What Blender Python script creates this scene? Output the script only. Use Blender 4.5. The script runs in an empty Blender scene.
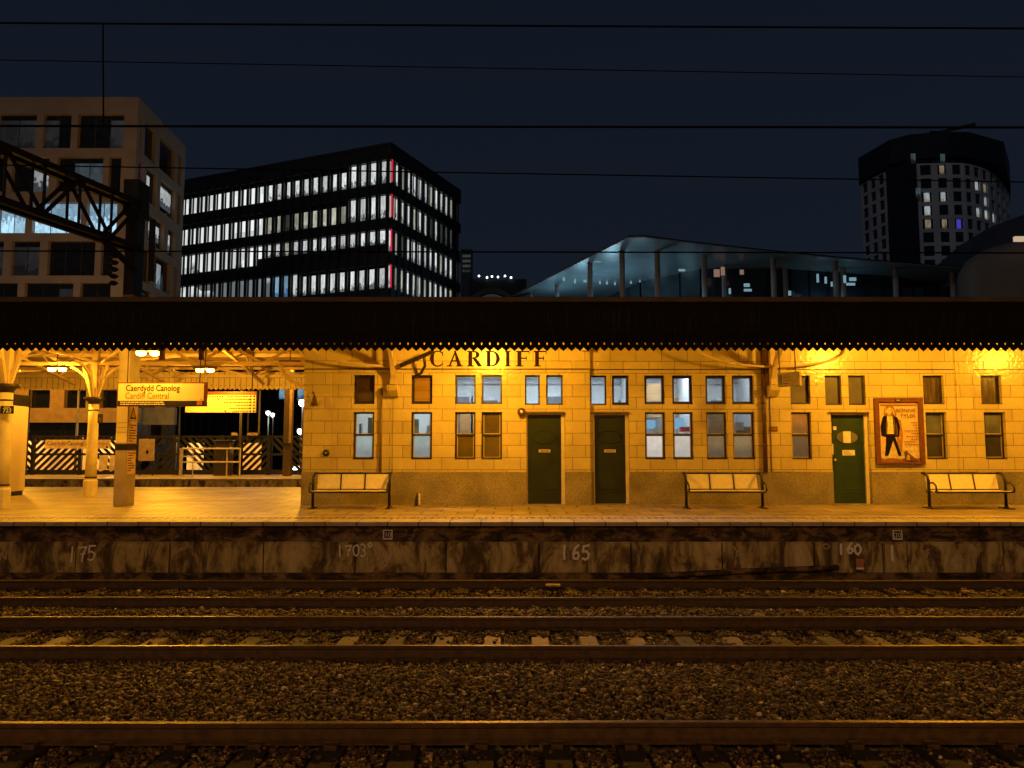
import bpy, math, random
import numpy as np
from mathutils import Vector
R = math.radians
rnd = random.Random(7)
S = bpy.context.scene
COL = S.collection

# ------------------------------------------------------------------ camera
F, PITCH, CZ = 760.0, R(4.81), 2.255
cam_d = bpy.data.cameras.new('camera'); cam = bpy.data.objects.new('camera', cam_d); COL.objects.link(cam)
cam.location = (0, 0, CZ); cam.rotation_euler = (R(90) + PITCH, 0, 0)
cam_d.sensor_width = 36; cam_d.lens = 36 * F / 1024; cam_d.clip_end = 3000; cam_d.clip_start = .05
S.camera = cam

def at(px, py, Y):
    """survey helper: the point of the vertical plane at depth Y seen at that pixel"""
    u, v = (px - 512) / F, (384 - py) / F
    dy = math.cos(PITCH) - v * math.sin(PITCH); dz = math.sin(PITCH) + v * math.cos(PITCH)
    t = Y / dy
    return Vector((u * t, Y, CZ + t * dz))
def X(px, Y, py=430): return at(px, py, Y).x
def Z(py, Y): return at(512, py, Y).z

# ------------------------------------------------------------------ helpers
def off(o):
    v = Vector((0, 0, 0))
    while o is not None:
        v += o.location; o = o.parent
    return v

class MB:
    def __init__(s): s.v = []; s.f = []; s.m = []
    def poly(s, pts, mi=0):
        n = len(s.v); s.v += [tuple(p) for p in pts]; s.f.append(tuple(range(n, n + len(pts)))); s.m.append(mi)
    def box(s, x0, x1, y0, y1, z0, z1, mi=0, fr=None):
        p = [(x0,y0,z0),(x1,y0,z0),(x1,y1,z0),(x0,y1,z0),(x0,y0,z1),(x1,y0,z1),(x1,y1,z1),(x0,y1,z1)]
        if fr: p = [fr(*q) for q in p]
        n = len(s.v); s.v += [tuple(q) for q in p]
        for f in ((0,3,2,1),(4,5,6,7),(0,1,5,4),(1,2,6,5),(2,3,7,6),(3,0,4,7)):
            s.f.append(tuple(n + i for i in f)); s.m.append(mi)
        return s
    def prism(s, pts, ext, mi=0):
        """closed planar polygon pts swept by vector ext"""
        n = len(s.v); k = len(pts); e = Vector(ext)
        s.v += [tuple(p) for p in pts] + [tuple(Vector(p) + e) for p in pts]
        s.f.append(tuple(range(n, n + k))[::-1]); s.m.append(mi)
        s.f.append(tuple(range(n + k, n + 2 * k))); s.m.append(mi)
        for i in range(k):
            j = (i + 1) % k
            s.f.append((n + i, n + j, n + k + j, n + k + i)); s.m.append(mi)
        return s
    def bar(s, a, b, w, h, mi=0, up=(0, 0, 1)):
        a, b = Vector(a), Vector(b); d = (b - a).normalized(); u = Vector(up)
        if abs(d.dot(u)) > .98: u = Vector((0, 1, 0))
        r = d.cross(u).normalized(); u = r.cross(d).normalized()
        q = [a + r*sx*w/2 + u*sz*h/2 for sx, sz in ((-1,-1),(1,-1),(1,1),(-1,1))]
        return s.prism(q, b - a, mi)
    def tube(s, pts, r, n=8, mi=0, cap=True):
        pts = [Vector(p) for p in pts]; rs = r if isinstance(r, (list, tuple)) else [r] * len(pts)
        base = len(s.v)
        for i, p in enumerate(pts):
            d = (pts[min(i+1, len(pts)-1)] - pts[max(i-1, 0)]).normalized()
            u = Vector((0,0,1)) if abs(d.z) < .95 else Vector((1,0,0))
            a = d.cross(u).normalized(); b = a.cross(d).normalized()
            for k in range(n):
                t = 2*math.pi*k/n; s.v.append(tuple(p + (a*math.cos(t) + b*math.sin(t)) * rs[i]))
        for i in range(len(pts)-1):
            for k in range(n):
                j = (k+1) % n
                s.f.append((base+i*n+k, base+i*n+j, base+(i+1)*n+j, base+(i+1)*n+k)); s.m.append(mi)
        if cap:
            s.f.append(tuple(base+k for k in range(n))[::-1]); s.m.append(mi)
            s.f.append(tuple(base+(len(pts)-1)*n+k for k in range(n))); s.m.append(mi)
        return s
    def lathe(s, c, prof, n=24, mi=0):
        return s.tube([(c[0], c[1], c[2] + z) for r, z in prof], [r for r, z in prof], n, mi)
    def build(s, name, mat, parent=None, smooth=False, bevel=0, label=None, kind=None):
        me = bpy.data.meshes.new(name)
        o = bpy.data.objects.new(name, me); COL.objects.link(o)
        v = s.v
        if parent is not None:
            o.parent = parent; p = off(parent); v = [(a-p.x, b-p.y, c-p.z) for a, b, c in v]
        me.from_pydata(v, [], s.f)
        for m in (mat if isinstance(mat, (list, tuple)) else [mat]): me.materials.append(m)
        if any(s.m): me.polygons.foreach_set('material_index', s.m)
        if smooth: me.polygons.foreach_set('use_smooth', [True]*len(s.f))
        me.update()
        if bevel:
            b = o.modifiers.new('bevel', 'BEVEL'); b.width = bevel; b.segments = 2; b.limit_method = 'ANGLE'
        if label: o['label'] = label
        if kind: o['kind'] = kind
        return o

def thing(name, label, cat, loc=(0,0,0), group=None):
    o = bpy.data.objects.new(name, None); COL.objects.link(o); o.location = loc; o.empty_display_size = .2
    return tag(o, label, cat, group)
def tag(o, label, cat, group=None):
    o['label'] = label; o['category'] = cat
    if group: o['group'] = group
    return o
def kids(o): return [c for c in bpy.data.objects if c.parent == o]
def copy_tree(o, parent=None):
    c = o.copy(); COL.objects.link(c)
    if parent: c.parent = parent
    for ch in kids(o): copy_tree(ch, c)
    return c
def dup(o, loc, label, group=None):
    c = copy_tree(o); c.location = loc; c['label'] = label
    if group: c['group'] = group
    return c
def struct(mb, name, mat, parent=None, **k):
    o = mb.build(name, mat, parent, **k); o['kind'] = 'structure'; return o

def text(body, size, p, mat, parent, name='lettering', align='LEFT', rx=R(90), rz=0, bold=0.0, xs=1.0):
    c = bpy.data.curves.new('t', 'FONT'); c.body = body; c.size = size; c.align_x = align; c.offset = bold; c.resolution_u = 3
    t = bpy.data.objects.new('t', c); COL.objects.link(t)
    bpy.context.view_layer.update()
    me = bpy.data.meshes.new_from_object(t.evaluated_get(bpy.context.evaluated_depsgraph_get()))
    bpy.data.objects.remove(t); bpy.data.curves.remove(c)
    me.name = name; me.materials.clear(); me.materials.append(mat)
    cx, sx, cz, sz = math.cos(rx), math.sin(rx), math.cos(rz), math.sin(rz)
    q = off(parent) if parent else Vector((0,0,0))
    for v in me.vertices:
        x, y = v.co.x * xs, v.co.y
        y, z = y*cx, y*sx
        x, y = x*cz - y*sz, x*sz + y*cz
        v.co = (x+p[0]-q.x, y+p[1]-q.y, z+p[2]-q.z)
    o = bpy.data.objects.new(name, me); COL.objects.link(o)
    if parent: o.parent = parent
    return o

# ------------------------------------------------------------------ materials
def nm(name):
    m = bpy.data.materials.new(name); m.use_nodes = True
    return m, m.node_tree.nodes, m.node_tree.links, m.node_tree.nodes['Principled BSDF']
def ramp(n, stops):
    r = n.new('ShaderNodeValToRGB'); e = r.color_ramp.elements
    while len(e) < len(stops): e.new(.5)
    for k, (p, c) in zip(e, stops): k.position = p; k.color = (*c, 1) if len(c) == 3 else c
    return r
def mat(name, c, rough=.6, metal=0, var=.25, scale=6., bump=0., bscale=40., spec=.5, stretch=(1,1,1)):
    """plain surface with a noise-driven variation of tone and gloss"""
    m, n, l, b = nm(name)
    tc = n.new('ShaderNodeTexCoord'); mp = n.new('ShaderNodeMapping'); mp.inputs['Scale'].default_value = stretch
    l.new(tc.outputs['Object'], mp.inputs[0])
    no = n.new('ShaderNodeTexNoise'); no.inputs['Scale'].default_value = scale; no.inputs['Detail'].default_value = 6
    l.new(mp.outputs[0], no.inputs['Vector'])
    r = ramp(n, [(.3, tuple(x*(1-var) for x in c)), (.7, tuple(min(1, x*(1+var)) for x in c))])
    l.new(no.outputs[0], r.inputs[0]); l.new(r.outputs[0], b.inputs['Base Color'])
    rr = n.new('ShaderNodeMapRange'); rr.inputs['To Min'].default_value = max(.03, rough-.1); rr.inputs['To Max'].default_value = min(1, rough+.1)
    l.new(no.outputs[0], rr.inputs[0]); l.new(rr.outputs[0], b.inputs['Roughness'])
    b.inputs['Metallic'].default_value = metal; b.inputs['Specular IOR Level'].default_value = spec
    if bump:
        n2 = n.new('ShaderNodeTexNoise'); n2.inputs['Scale'].default_value = bscale; n2.inputs['Detail'].default_value = 4
        l.new(mp.outputs[0], n2.inputs['Vector'])
        bp = n.new('ShaderNodeBump'); bp.inputs['Strength'].default_value = bump; bp.inputs['Distance'].default_value = .02
        l.new(n2.outputs[0], bp.inputs['Height']); l.new(bp.outputs[0], b.inputs['Normal'])
    return m
def emit(name, c, s, base=(.05,.05,.05)):
    m, n, l, b = nm(name)
    b.inputs['Base Color'].default_value = (*base, 1); b.inputs['Emission Color'].default_value = (*c, 1); b.inputs['Emission Strength'].default_value = s
    return m
def lit_window(name, top, low, s, split=.35, noise=6., rough=.15, rand=.5, soft=False):
    """a lit pane: room light above, furniture below, blinds and clutter as soft blocks, each pane a little different"""
    m, n, l, b = nm(name)
    tc = n.new('ShaderNodeTexCoord'); sep = n.new('ShaderNodeSeparateXYZ'); l.new(tc.outputs['Generated'], sep.inputs[0])
    oi = n.new('ShaderNodeObjectInfo')
    no = n.new('ShaderNodeTexVoronoi'); no.inputs['Scale'].default_value = noise; no.voronoi_dimensions = '4D'; no.distance = 'CHEBYCHEV'
    if soft: no = n.new('ShaderNodeTexNoise'); no.noise_dimensions = '4D'; no.inputs['Scale'].default_value = noise; no.inputs['Detail'].default_value = 2
    ml = n.new('ShaderNodeMath'); ml.operation = 'MULTIPLY'; ml.inputs[1].default_value = 37; l.new(oi.outputs['Random'], ml.inputs[0])
    l.new(tc.outputs['Generated'], no.inputs['Vector']); l.new(ml.outputs[0], no.inputs['W'])
    sv = n.new('ShaderNodeSeparateColor'); l.new(no.outputs['Color'], sv.inputs[0])
    a = n.new('ShaderNodeMath'); a.operation = 'MULTIPLY_ADD'; a.inputs[1].default_value = .35; l.new(sv.outputs[0], a.inputs[0]); l.new(sep.outputs['Z'], a.inputs[2])
    r = ramp(n, [(split-.02, low), (split+(.35 if soft else .06), top)]); r.color_ramp.elements[0].position = split
    l.new(a.outputs[0], r.inputs[0])
    st = n.new('ShaderNodeMapRange'); st.inputs['To Min'].default_value = s*(1-rand); st.inputs['To Max'].default_value = s
    l.new(oi.outputs['Random'], st.inputs[0])
    st2 = n.new('ShaderNodeMath'); st2.operation = 'MULTIPLY'
    v2 = n.new('ShaderNodeMapRange'); v2.inputs['To Min'].default_value = .65; v2.inputs['To Max'].default_value = 1.1; l.new(sv.outputs[1], v2.inputs[0])
    l.new(st.outputs[0], st2.inputs[0]); l.new(v2.outputs[0], st2.inputs[1])
    l.new(r.outputs[0], b.inputs['Emission Color']); l.new(st2.outputs[0], b.inputs['Emission Strength'])
    b.inputs['Base Color'].default_value = (.03,.03,.03,1); b.inputs['Roughness'].default_value = rough
    return m
def glass_mat(name, tint=(.9,.93,.95), refl=.12, rough=.02):
    m, n, l, b = nm(name); n.remove(b)
    o = n['Material Output']; t = n.new('ShaderNodeBsdfTransparent'); t.inputs[0].default_value = (*tint, 1)
    g = n.new('ShaderNodeBsdfGlossy'); g.inputs['Roughness'].default_value = rough; g.inputs[0].default_value = (.9,.9,.9,1)
    mx = n.new('ShaderNodeMixShader'); mx.inputs[0].default_value = refl
    l.new(t.outputs[0], mx.inputs[1]); l.new(g.outputs[0], mx.inputs[2]); l.new(mx.outputs[0], o.inputs['Surface'])
    return m

def brick(name, c1, c2, mortar, w, h, ms, rough, bump=.3, vert=True, grime=.3, coat=0, offset=.5, sx=1.0, wavy=0., z0=0., gscale=1.2):
    m, n, l, b = nm(name)
    tc = n.new('ShaderNodeTexCoord'); sp = n.new('ShaderNodeSeparateXYZ'); cb = n.new('ShaderNodeCombineXYZ')
    l.new(tc.outputs['Object'], sp.inputs[0]); l.new(sp.outputs['X'], cb.inputs[0])
    ad = n.new('ShaderNodeMath'); ad.inputs[1].default_value = -z0; l.new(sp.outputs['Z' if vert else 'Y'], ad.inputs[0]); l.new(ad.outputs[0], cb.inputs[1])
    br = n.new('ShaderNodeTexBrick'); br.inputs['Scale'].default_value = 1; br.offset = offset
    br.inputs['Brick Width'].default_value = w; br.inputs['Row Height'].default_value = h
    br.inputs['Mortar Size'].default_value = ms; br.inputs['Mortar Smooth'].default_value = .2
    br.inputs['Color1'].default_value = (*c1, 1); br.inputs['Color2'].default_value = (*c2, 1); br.inputs['Mortar'].default_value = (*mortar, 1)
    l.new(cb.outputs[0], br.inputs['Vector'])
    no = n.new('ShaderNodeTexNoise'); no.inputs['Scale'].default_value = gscale; no.inputs['Detail'].default_value = 8; no.inputs['Roughness'].default_value = .65
    l.new(tc.outputs['Object'], no.inputs['Vector'])
    r = ramp(n, [(.3, (1-grime,)*3), (.65, (1,1,1))]); l.new(no.outputs[0], r.inputs[0])
    mx = n.new('ShaderNodeMix'); mx.data_type = 'RGBA'; mx.blend_type = 'MULTIPLY'; mx.inputs[0].default_value = 1
    l.new(br.outputs['Color'], mx.inputs[6]); l.new(r.outputs[0], mx.inputs[7]); l.new(mx.outputs[2], b.inputs['Base Color'])
    rr = n.new('ShaderNodeMapRange'); rr.inputs['To Min'].default_value = rough+.18; rr.inputs['To Max'].default_value = max(.05, rough-.08)
    l.new(no.outputs[0], rr.inputs[0]); l.new(rr.outputs[0], b.inputs['Roughness'])
    inv = n.new('ShaderNodeMath'); inv.operation = 'SUBTRACT'; inv.inputs[0].default_value = 1; l.new(br.outputs['Fac'], inv.inputs[1])
    w2 = n.new('ShaderNodeTexNoise'); w2.inputs['Scale'].default_value = 13; w2.inputs['Detail'].default_value = 3; l.new(tc.outputs['Object'], w2.inputs['Vector'])
    ma = n.new('ShaderNodeMath'); ma.operation = 'MULTIPLY_ADD'; ma.inputs[1].default_value = wavy; l.new(w2.outputs[0], ma.inputs[0]); l.new(inv.outputs[0], ma.inputs[2])
    bp = n.new('ShaderNodeBump'); bp.inputs['Strength'].default_value = bump; bp.inputs['Distance'].default_value = .006
    l.new(ma.outputs[0], bp.inputs['Height']); l.new(bp.outputs[0], b.inputs['Normal'])
    if coat: b.inputs['Coat Weight'].default_value = coat; b.inputs['Coat Roughness'].default_value = .12; l.new(bp.outputs[0], b.inputs['Coat Normal'])
    return m

def speckle(name, c1, c2, scale=60, rough=.55, bump=.1):
    m, n, l, b = nm(name)
    tc = n.new('ShaderNodeTexCoord')
    v = n.new('ShaderNodeTexVoronoi'); v.inputs['Scale'].default_value = scale; l.new(tc.outputs['Object'], v.inputs['Vector'])
    s = n.new('ShaderNodeSeparateColor'); l.new(v.outputs['Color'], s.inputs[0])
    r = ramp(n, [(.2, c1), (.8, c2)]); l.new(s.outputs[0], r.inputs[0])
    no = n.new('ShaderNodeTexNoise'); no.inputs['Scale'].default_value = 1.6; no.inputs['Detail'].default_value = 7; l.new(tc.outputs['Object'], no.inputs['Vector'])
    r2 = ramp(n, [(.3, (.6,.6,.6)), (.65, (1.05,1.05,1.05))]); l.new(no.outputs[0], r2.inputs[0])
    mx = n.new('ShaderNodeMix'); mx.data_type = 'RGBA'; mx.blend_type = 'MULTIPLY'; mx.inputs[0].default_value = 1
    l.new(r.outputs[0], mx.inputs[6]); l.new(r2.outputs[0], mx.inputs[7]); l.new(mx.outputs[2], b.inputs['Base Color'])
    b.inputs['Roughness'].default_value = rough
    bp = n.new('ShaderNodeBump'); bp.inputs['Strength'].default_value = bump; bp.inputs['Distance'].default_value = .004
    l.new(s.outputs[1], bp.inputs['Height']); l.new(bp.outputs[0], b.inputs['Normal'])
    return m

def stained(name, stops, sc=(1.1, 1, .5), rough=.85):
    """old concrete with damp streaks and soot patches"""
    m, n, l, b = nm(name)
    tc = n.new('ShaderNodeTexCoord'); mp = n.new('ShaderNodeMapping'); mp.inputs['Scale'].default_value = sc
    l.new(tc.outputs['Object'], mp.inputs[0])
    a = n.new('ShaderNodeTexNoise'); a.inputs['Scale'].default_value = 2.2; a.inputs['Detail'].default_value = 9; a.inputs['Roughness'].default_value = .68; a.inputs['Distortion'].default_value = .6
    l.new(mp.outputs[0], a.inputs['Vector'])
    r = ramp(n, stops); l.new(a.outputs[0], r.inputs[0])
    mp2 = n.new('ShaderNodeMapping'); mp2.inputs['Scale'].default_value = (2.1, 2.1, .75); l.new(tc.outputs['Object'], mp2.inputs[0])
    s = n.new('ShaderNodeTexNoise'); s.inputs['Scale'].default_value = 1.3; s.inputs['Detail'].default_value = 9; s.inputs['Roughness'].default_value = .7; s.inputs['Distortion'].default_value = 1.2; l.new(mp2.outputs[0], s.inputs['Vector'])
    r2 = ramp(n, [(.36, (.35,.30,.25)), (.52, (1,1,1))]); l.new(s.outputs[0], r2.inputs[0])
    mx = n.new('ShaderNodeMix'); mx.data_type = 'RGBA'; mx.blend_type = 'MULTIPLY'; mx.inputs[0].default_value = .8
    l.new(r.outputs[0], mx.inputs[6]); l.new(r2.outputs[0], mx.inputs[7]); l.new(mx.outputs[2], b.inputs['Base Color'])
    b.inputs['Roughness'].default_value = rough
    bp = n.new('ShaderNodeBump'); bp.inputs['Strength'].default_value = .5; bp.inputs['Distance'].default_value = .02
    l.new(a.outputs[0], bp.inputs['Height']); l.new(bp.outputs[0], b.inputs['Normal'])
    return m

def stone_mat(name):
    m, n, l, b = nm(name)
    at_ = n.new('ShaderNodeAttribute'); at_.attribute_name = 'tone'
    r = ramp(n, [(0, (.020,.011,.007)), (.4, (.058,.034,.021)), (.75, (.18,.108,.066)), (1, (.6,.48,.36))])
    l.new(at_.outputs['Fac'], r.inputs[0]); l.new(r.outputs[0], b.inputs['Base Color']); b.inputs['Roughness'].default_value = .62
    return m

M = {}
M['tile'] = brick('glazed_cream_blocks', (.76,.61,.26), (.64,.50,.20), (.17,.11,.04), .62, .288, .0065, .22, .35, True, .28, .35, wavy=3.2, z0=1.689)
M['granite'] = speckle('granite_plinth', (.18,.14,.065), (.44,.36,.19), 120, .5, .04)
M['sash'] = mat('sash_paint', (.42,.33,.19), .5, 0, .2, 5)
M['hood'] = mat('hood_paint', (.20,.13,.06), .5, 0, .2, 5)
M['dark_frame'] = mat('dark_brown_paint', (.022,.014,.008), .4, 0, .3, 8)
M['brown'] = mat('brown_paint', (.09,.04,.018), .42, 0, .3, 8)
M['cream_paint'] = mat('cream_paint', (.72,.62,.42), .4, 0, .12, 5)
M['green_door'] = mat('dark_green_paint', (.013,.022,.008), .38, 0, .25, 4, .05, 30)
M['green_door2'] = mat('bottle_green_paint', (.020,.046,.018), .38, 0, .2, 4, .05, 30)
M['brass'] = mat('pale_brass', (.75,.62,.38), .35, .3, .1)
M['paper'] = mat('paper', (.75,.72,.62), .8, 0, .08)
M['letters'] = mat('brown_letters', (.028,.013,.004), .9, 0, .2, 6, 0, 40, .1)
M['black_iron'] = mat('black_iron', (.012,.011,.010), .45, 0, .3, 9)
M['canopy_black'] = mat('black_canopy_paint', (.006,.005,.004), .75, 0, .5, 3, 0, 40, .2, (9,1,.5))
for _q in M['canopy_black'].node_tree.nodes:   # flaked paint: thin pale vertical scratches and joints of the boards
    if _q.type == 'VALTORGB': _e = _q.color_ramp.elements; _e[0].position = .52; _e[0].color = (.005,.004,.003,1); _e[1].position = .80; _e[1].color = (.034,.026,.020,1)
M['flashing'] = mat('lead_flashing', (.10,.075,.055), .7, 0, .3, 2)
M['canopy_cream'] = mat('cream_steelwork', (.62,.47,.30), .5, 0, .2, 3)
M['roof_under'] = mat('roof_boards', (.50,.36,.22), .65, 0, .25, 2, .1, 20, .4, (1,5,1))
M['valance_in'] = brick('valance_boards', (.72,.58,.36), (.66,.52,.32), (.22,.14,.07), .19, 4.0, .012, .5, .3, True, .15, 0, 0.0)
M['paving'] = brick('platform_paving', (.52,.40,.21), (.34,.255,.13), (.10,.07,.035), .75, .6, .022, .43, .5, False, .5, 0, .5, wavy=.6, gscale=.8)
M['coping'] = brick('coping_slabs', (.60,.51,.38), (.46,.38,.28), (.10,.08,.06), .565, 3.0, .012, .5, .4, False, .35, 0, 0, wavy=.6, gscale=2.5)
M['line'] = mat('worn_line_paint', (.85,.78,.6), .6, 0, .3, 9)
M['tactile'] = mat('tactile_paving', (.20,.155,.11), .6, 0, .3, 5)
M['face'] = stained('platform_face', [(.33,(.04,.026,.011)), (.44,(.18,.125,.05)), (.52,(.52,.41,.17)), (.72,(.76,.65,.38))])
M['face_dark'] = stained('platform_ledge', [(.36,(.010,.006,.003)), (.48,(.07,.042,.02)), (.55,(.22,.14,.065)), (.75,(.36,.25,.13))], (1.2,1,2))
M['ballast'] = speckle('ballast_bed', (.018,.012,.008), (.07,.05,.035), 26, .8, .6)
M['stone'] = stone_mat('crushed_stone')
M['ground'] = mat('street_asphalt', (.05,.05,.05), .7, 0, .3, .4)
M['rail_side'] = mat('rusty_rail', (.085,.052,.028), .62, .1, .35, 12, .15, 60)
M['rail_top'] = mat('polished_rail', (.15,.11,.08), .44, 1, .2, 3, 0, 40, .5, (.3,8,1))
M['concrete'] = mat('sleeper_concrete', (.36,.29,.20), .7, 0, .35, 5, .2, 60)
_n, _l = M['concrete'].node_tree.nodes, M['concrete'].node_tree.links   # each sleeper is worn and oiled to its own degree
_oi = _n.new('ShaderNodeObjectInfo'); _mr = _n.new('ShaderNodeMapRange'); _mr.inputs['To Min'].default_value = .22; _mr.inputs['To Max'].default_value = 1.15
_pw = _n.new('ShaderNodeMath'); _pw.operation = 'POWER'; _pw.inputs[1].default_value = 1.8; _l.new(_oi.outputs['Random'], _pw.inputs[0]); _l.new(_pw.outputs[0], _mr.inputs[0])
_mx = _n.new('ShaderNodeMix'); _mx.data_type = 'RGBA'; _mx.blend_type = 'MULTIPLY'; _mx.inputs[0].default_value = 1
_src = _n['Principled BSDF'].inputs['Base Color'].links[0].from_socket; _l.new(_src, _mx.inputs[6]); _l.new(_mr.outputs[0], _mx.inputs[7]); _l.new(_mx.outputs[2], _n['Principled BSDF'].inputs['Base Color'])
M['sleeper_dark'] = mat('dark_sleeper', (.022,.015,.010), .8, 0, .4, 6, .2, 60)  # sleepers of the near and far tracks, darker than the middle ones
M['steel'] = mat('galvanised_steel', (.14,.12,.10), .55, .3, .3, 4)
M['mast'] = mat('mast_paint', (.36,.28,.18), .6, 0, .2, 3)
M['boom'] = mat('dark_gantry', (.020,.016,.014), .65, .1, .3, 4)
M['wire'] = mat('wire', (.004,.004,.005), 1, 0, .1, 6, 0, 40, 0)
M['seat'] = mat('perforated_seat', (.90,.78,.36), .4, 0, .08, 10)
M['sign_white'] = mat('sign_face', (.72,.60,.36), .35, 0, .06, 3)
M['sign_black'] = mat('sign_black', (.012,.010,.010), .4, 0, .2)
M['sign_red'] = mat('sign_red', (.16,.03,.015), .4, 0, .2)
M['ink'] = mat('ink', (.02,.012,.02), .9, 0, .1, 6, 0, 40, .05)
M['ink_brown'] = mat('ink_soft', (.20,.10,.03), .9, 0, .1, 6, 0, 40, .05)
M['chalk'] = mat('chalk', (1,.97,.90), .9, 0, .1, 30)
M['chalk_faint'] = mat('faint_chalk', (.62,.46,.26), .9, 0, .3, 30)
M['room'] = mat('room_plaster', (.78,.80,.80), .7, 0, .05, 2)
M['room_floor'] = mat('room_floor', (.3,.28,.25), .6, 0, .1)
M['wood'] = mat('cupboard_wood', (.5,.30,.13), .5, 0, .2, 3, 0, 40, .5, (1,1,8))
M['glass'] = glass_mat('window_glass')
M['glass_dark'] = mat('dark_glass', (.012,.014,.018), .06, 0, .3, 2, 0, 40, .8)
M['glass_grey'] = mat('obscured_glass', (.17,.15,.145), .18, 0, .25, 1.5, 0, 40, .6)
M['glass_brown'] = mat('blind_behind_glass', (.06,.035,.015), .2, 0, .3, 2.5)
M['glass_amber'] = mat('amber_blind', (.32,.19,.06), .22, 0, .2, 2, .2, 3, .5, (.3,1,14))
M['tube'] = emit('fluorescent_tube', (.85,.93,1), 9)
M['sodium'] = emit('sodium_diffuser', (1,.52,.06), 40)
M['cool'] = emit('cool_lamp', (.8,.9,1), 14)

# ------------------------------------------------------------------ world + dim moonless sky
w = bpy.data.worlds.new('World'); S.world = w; w.use_nodes = True
n, l = w.node_tree.nodes, w.node_tree.links
bg = n['Background']; out = n['World Output']
sky = n.new('ShaderNodeTexSky'); sky.sky_type = 'NISHITA'; sky.sun_disc = False; sky.sun_elevation = R(-9); sky.sun_rotation = R(200)
l.new(sky.outputs[0], bg.inputs[0]); bg.inputs[1].default_value = .05
tc = n.new('ShaderNodeTexCoord'); sp = n.new('ShaderNodeSeparateXYZ'); l.new(tc.outputs['Generated'], sp.inputs[0])
cl = n.new('ShaderNodeTexNoise'); cl.inputs['Scale'].default_value = 2.2; cl.inputs['Detail'].default_value = 4
cm = n.new('ShaderNodeMapping'); cm.inputs['Scale'].default_value = (1,1,3); l.new(tc.outputs['Generated'], cm.inputs[0]); l.new(cm.outputs[0], cl.inputs['Vector'])
ad = n.new('ShaderNodeMath'); ad.operation = 'MULTIPLY_ADD'; ad.inputs[1].default_value = .16; l.new(cl.outputs[0], ad.inputs[0]); l.new(sp.outputs['Z'], ad.inputs[2])
rp = ramp(n, [(0., (.0100,.0128,.0190)), (.35, (.0068,.0102,.0180)), (.75, (.0048,.0075,.0138))]); l.new(ad.outputs[0], rp.inputs[0])
bg2 = n.new('ShaderNodeBackground'); l.new(rp.outputs[0], bg2.inputs[0]); bg2.inputs[1].default_value = 1.0
ash = n.new('ShaderNodeAddShader'); l.new(bg.outputs[0], ash.inputs[0]); l.new(bg2.outputs[0], ash.inputs[1]); l.new(ash.outputs[0], out.inputs['Surface'])
sd = bpy.data.lights.new('sun', 'SUN'); so = bpy.data.objects.new('sun', sd); COL.objects.link(so)
sd.energy = .065; sd.color = (.9,.92,1); sd.angle = R(12); so.rotation_euler = (R(60), 0, R(-25))

SODIUM = (1, .455, .025)
def point(loc, P, color=SODIUM, r=.12, parent=None, name='lamp_light'):
    d = bpy.data.lights.new(name, 'POINT'); d.energy = P; d.color = color; d.shadow_soft_size = r
    o = bpy.data.objects.new(name, d); COL.objects.link(o)
    if parent: o.parent = parent; o.location = Vector(loc) - off(parent)
    else: o.location = loc
    return o

# ------------------------------------------------------------------ ground, ballast, tracks
PZ = .915
b = MB(); b.poly([(-900,-300,-.62),(900,-300,-.62),(900,1500,-.62),(-900,1500,-.62)]); struct(b, 'ground', M['ground'])
b = MB(); b.poly([(-45,-9,-.215),(45,-9,-.215),(45,14.2,-.215),(-45,14.2,-.215)]); struct(b, 'track_bed', M['ballast'])
b = MB(); b.poly([(-45,26.3,-.215),(20,26.3,-.215),(20,33.4,-.215),(-45,33.4,-.215)]); struct(b, 'far_track_bed', M['ballast'])

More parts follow.
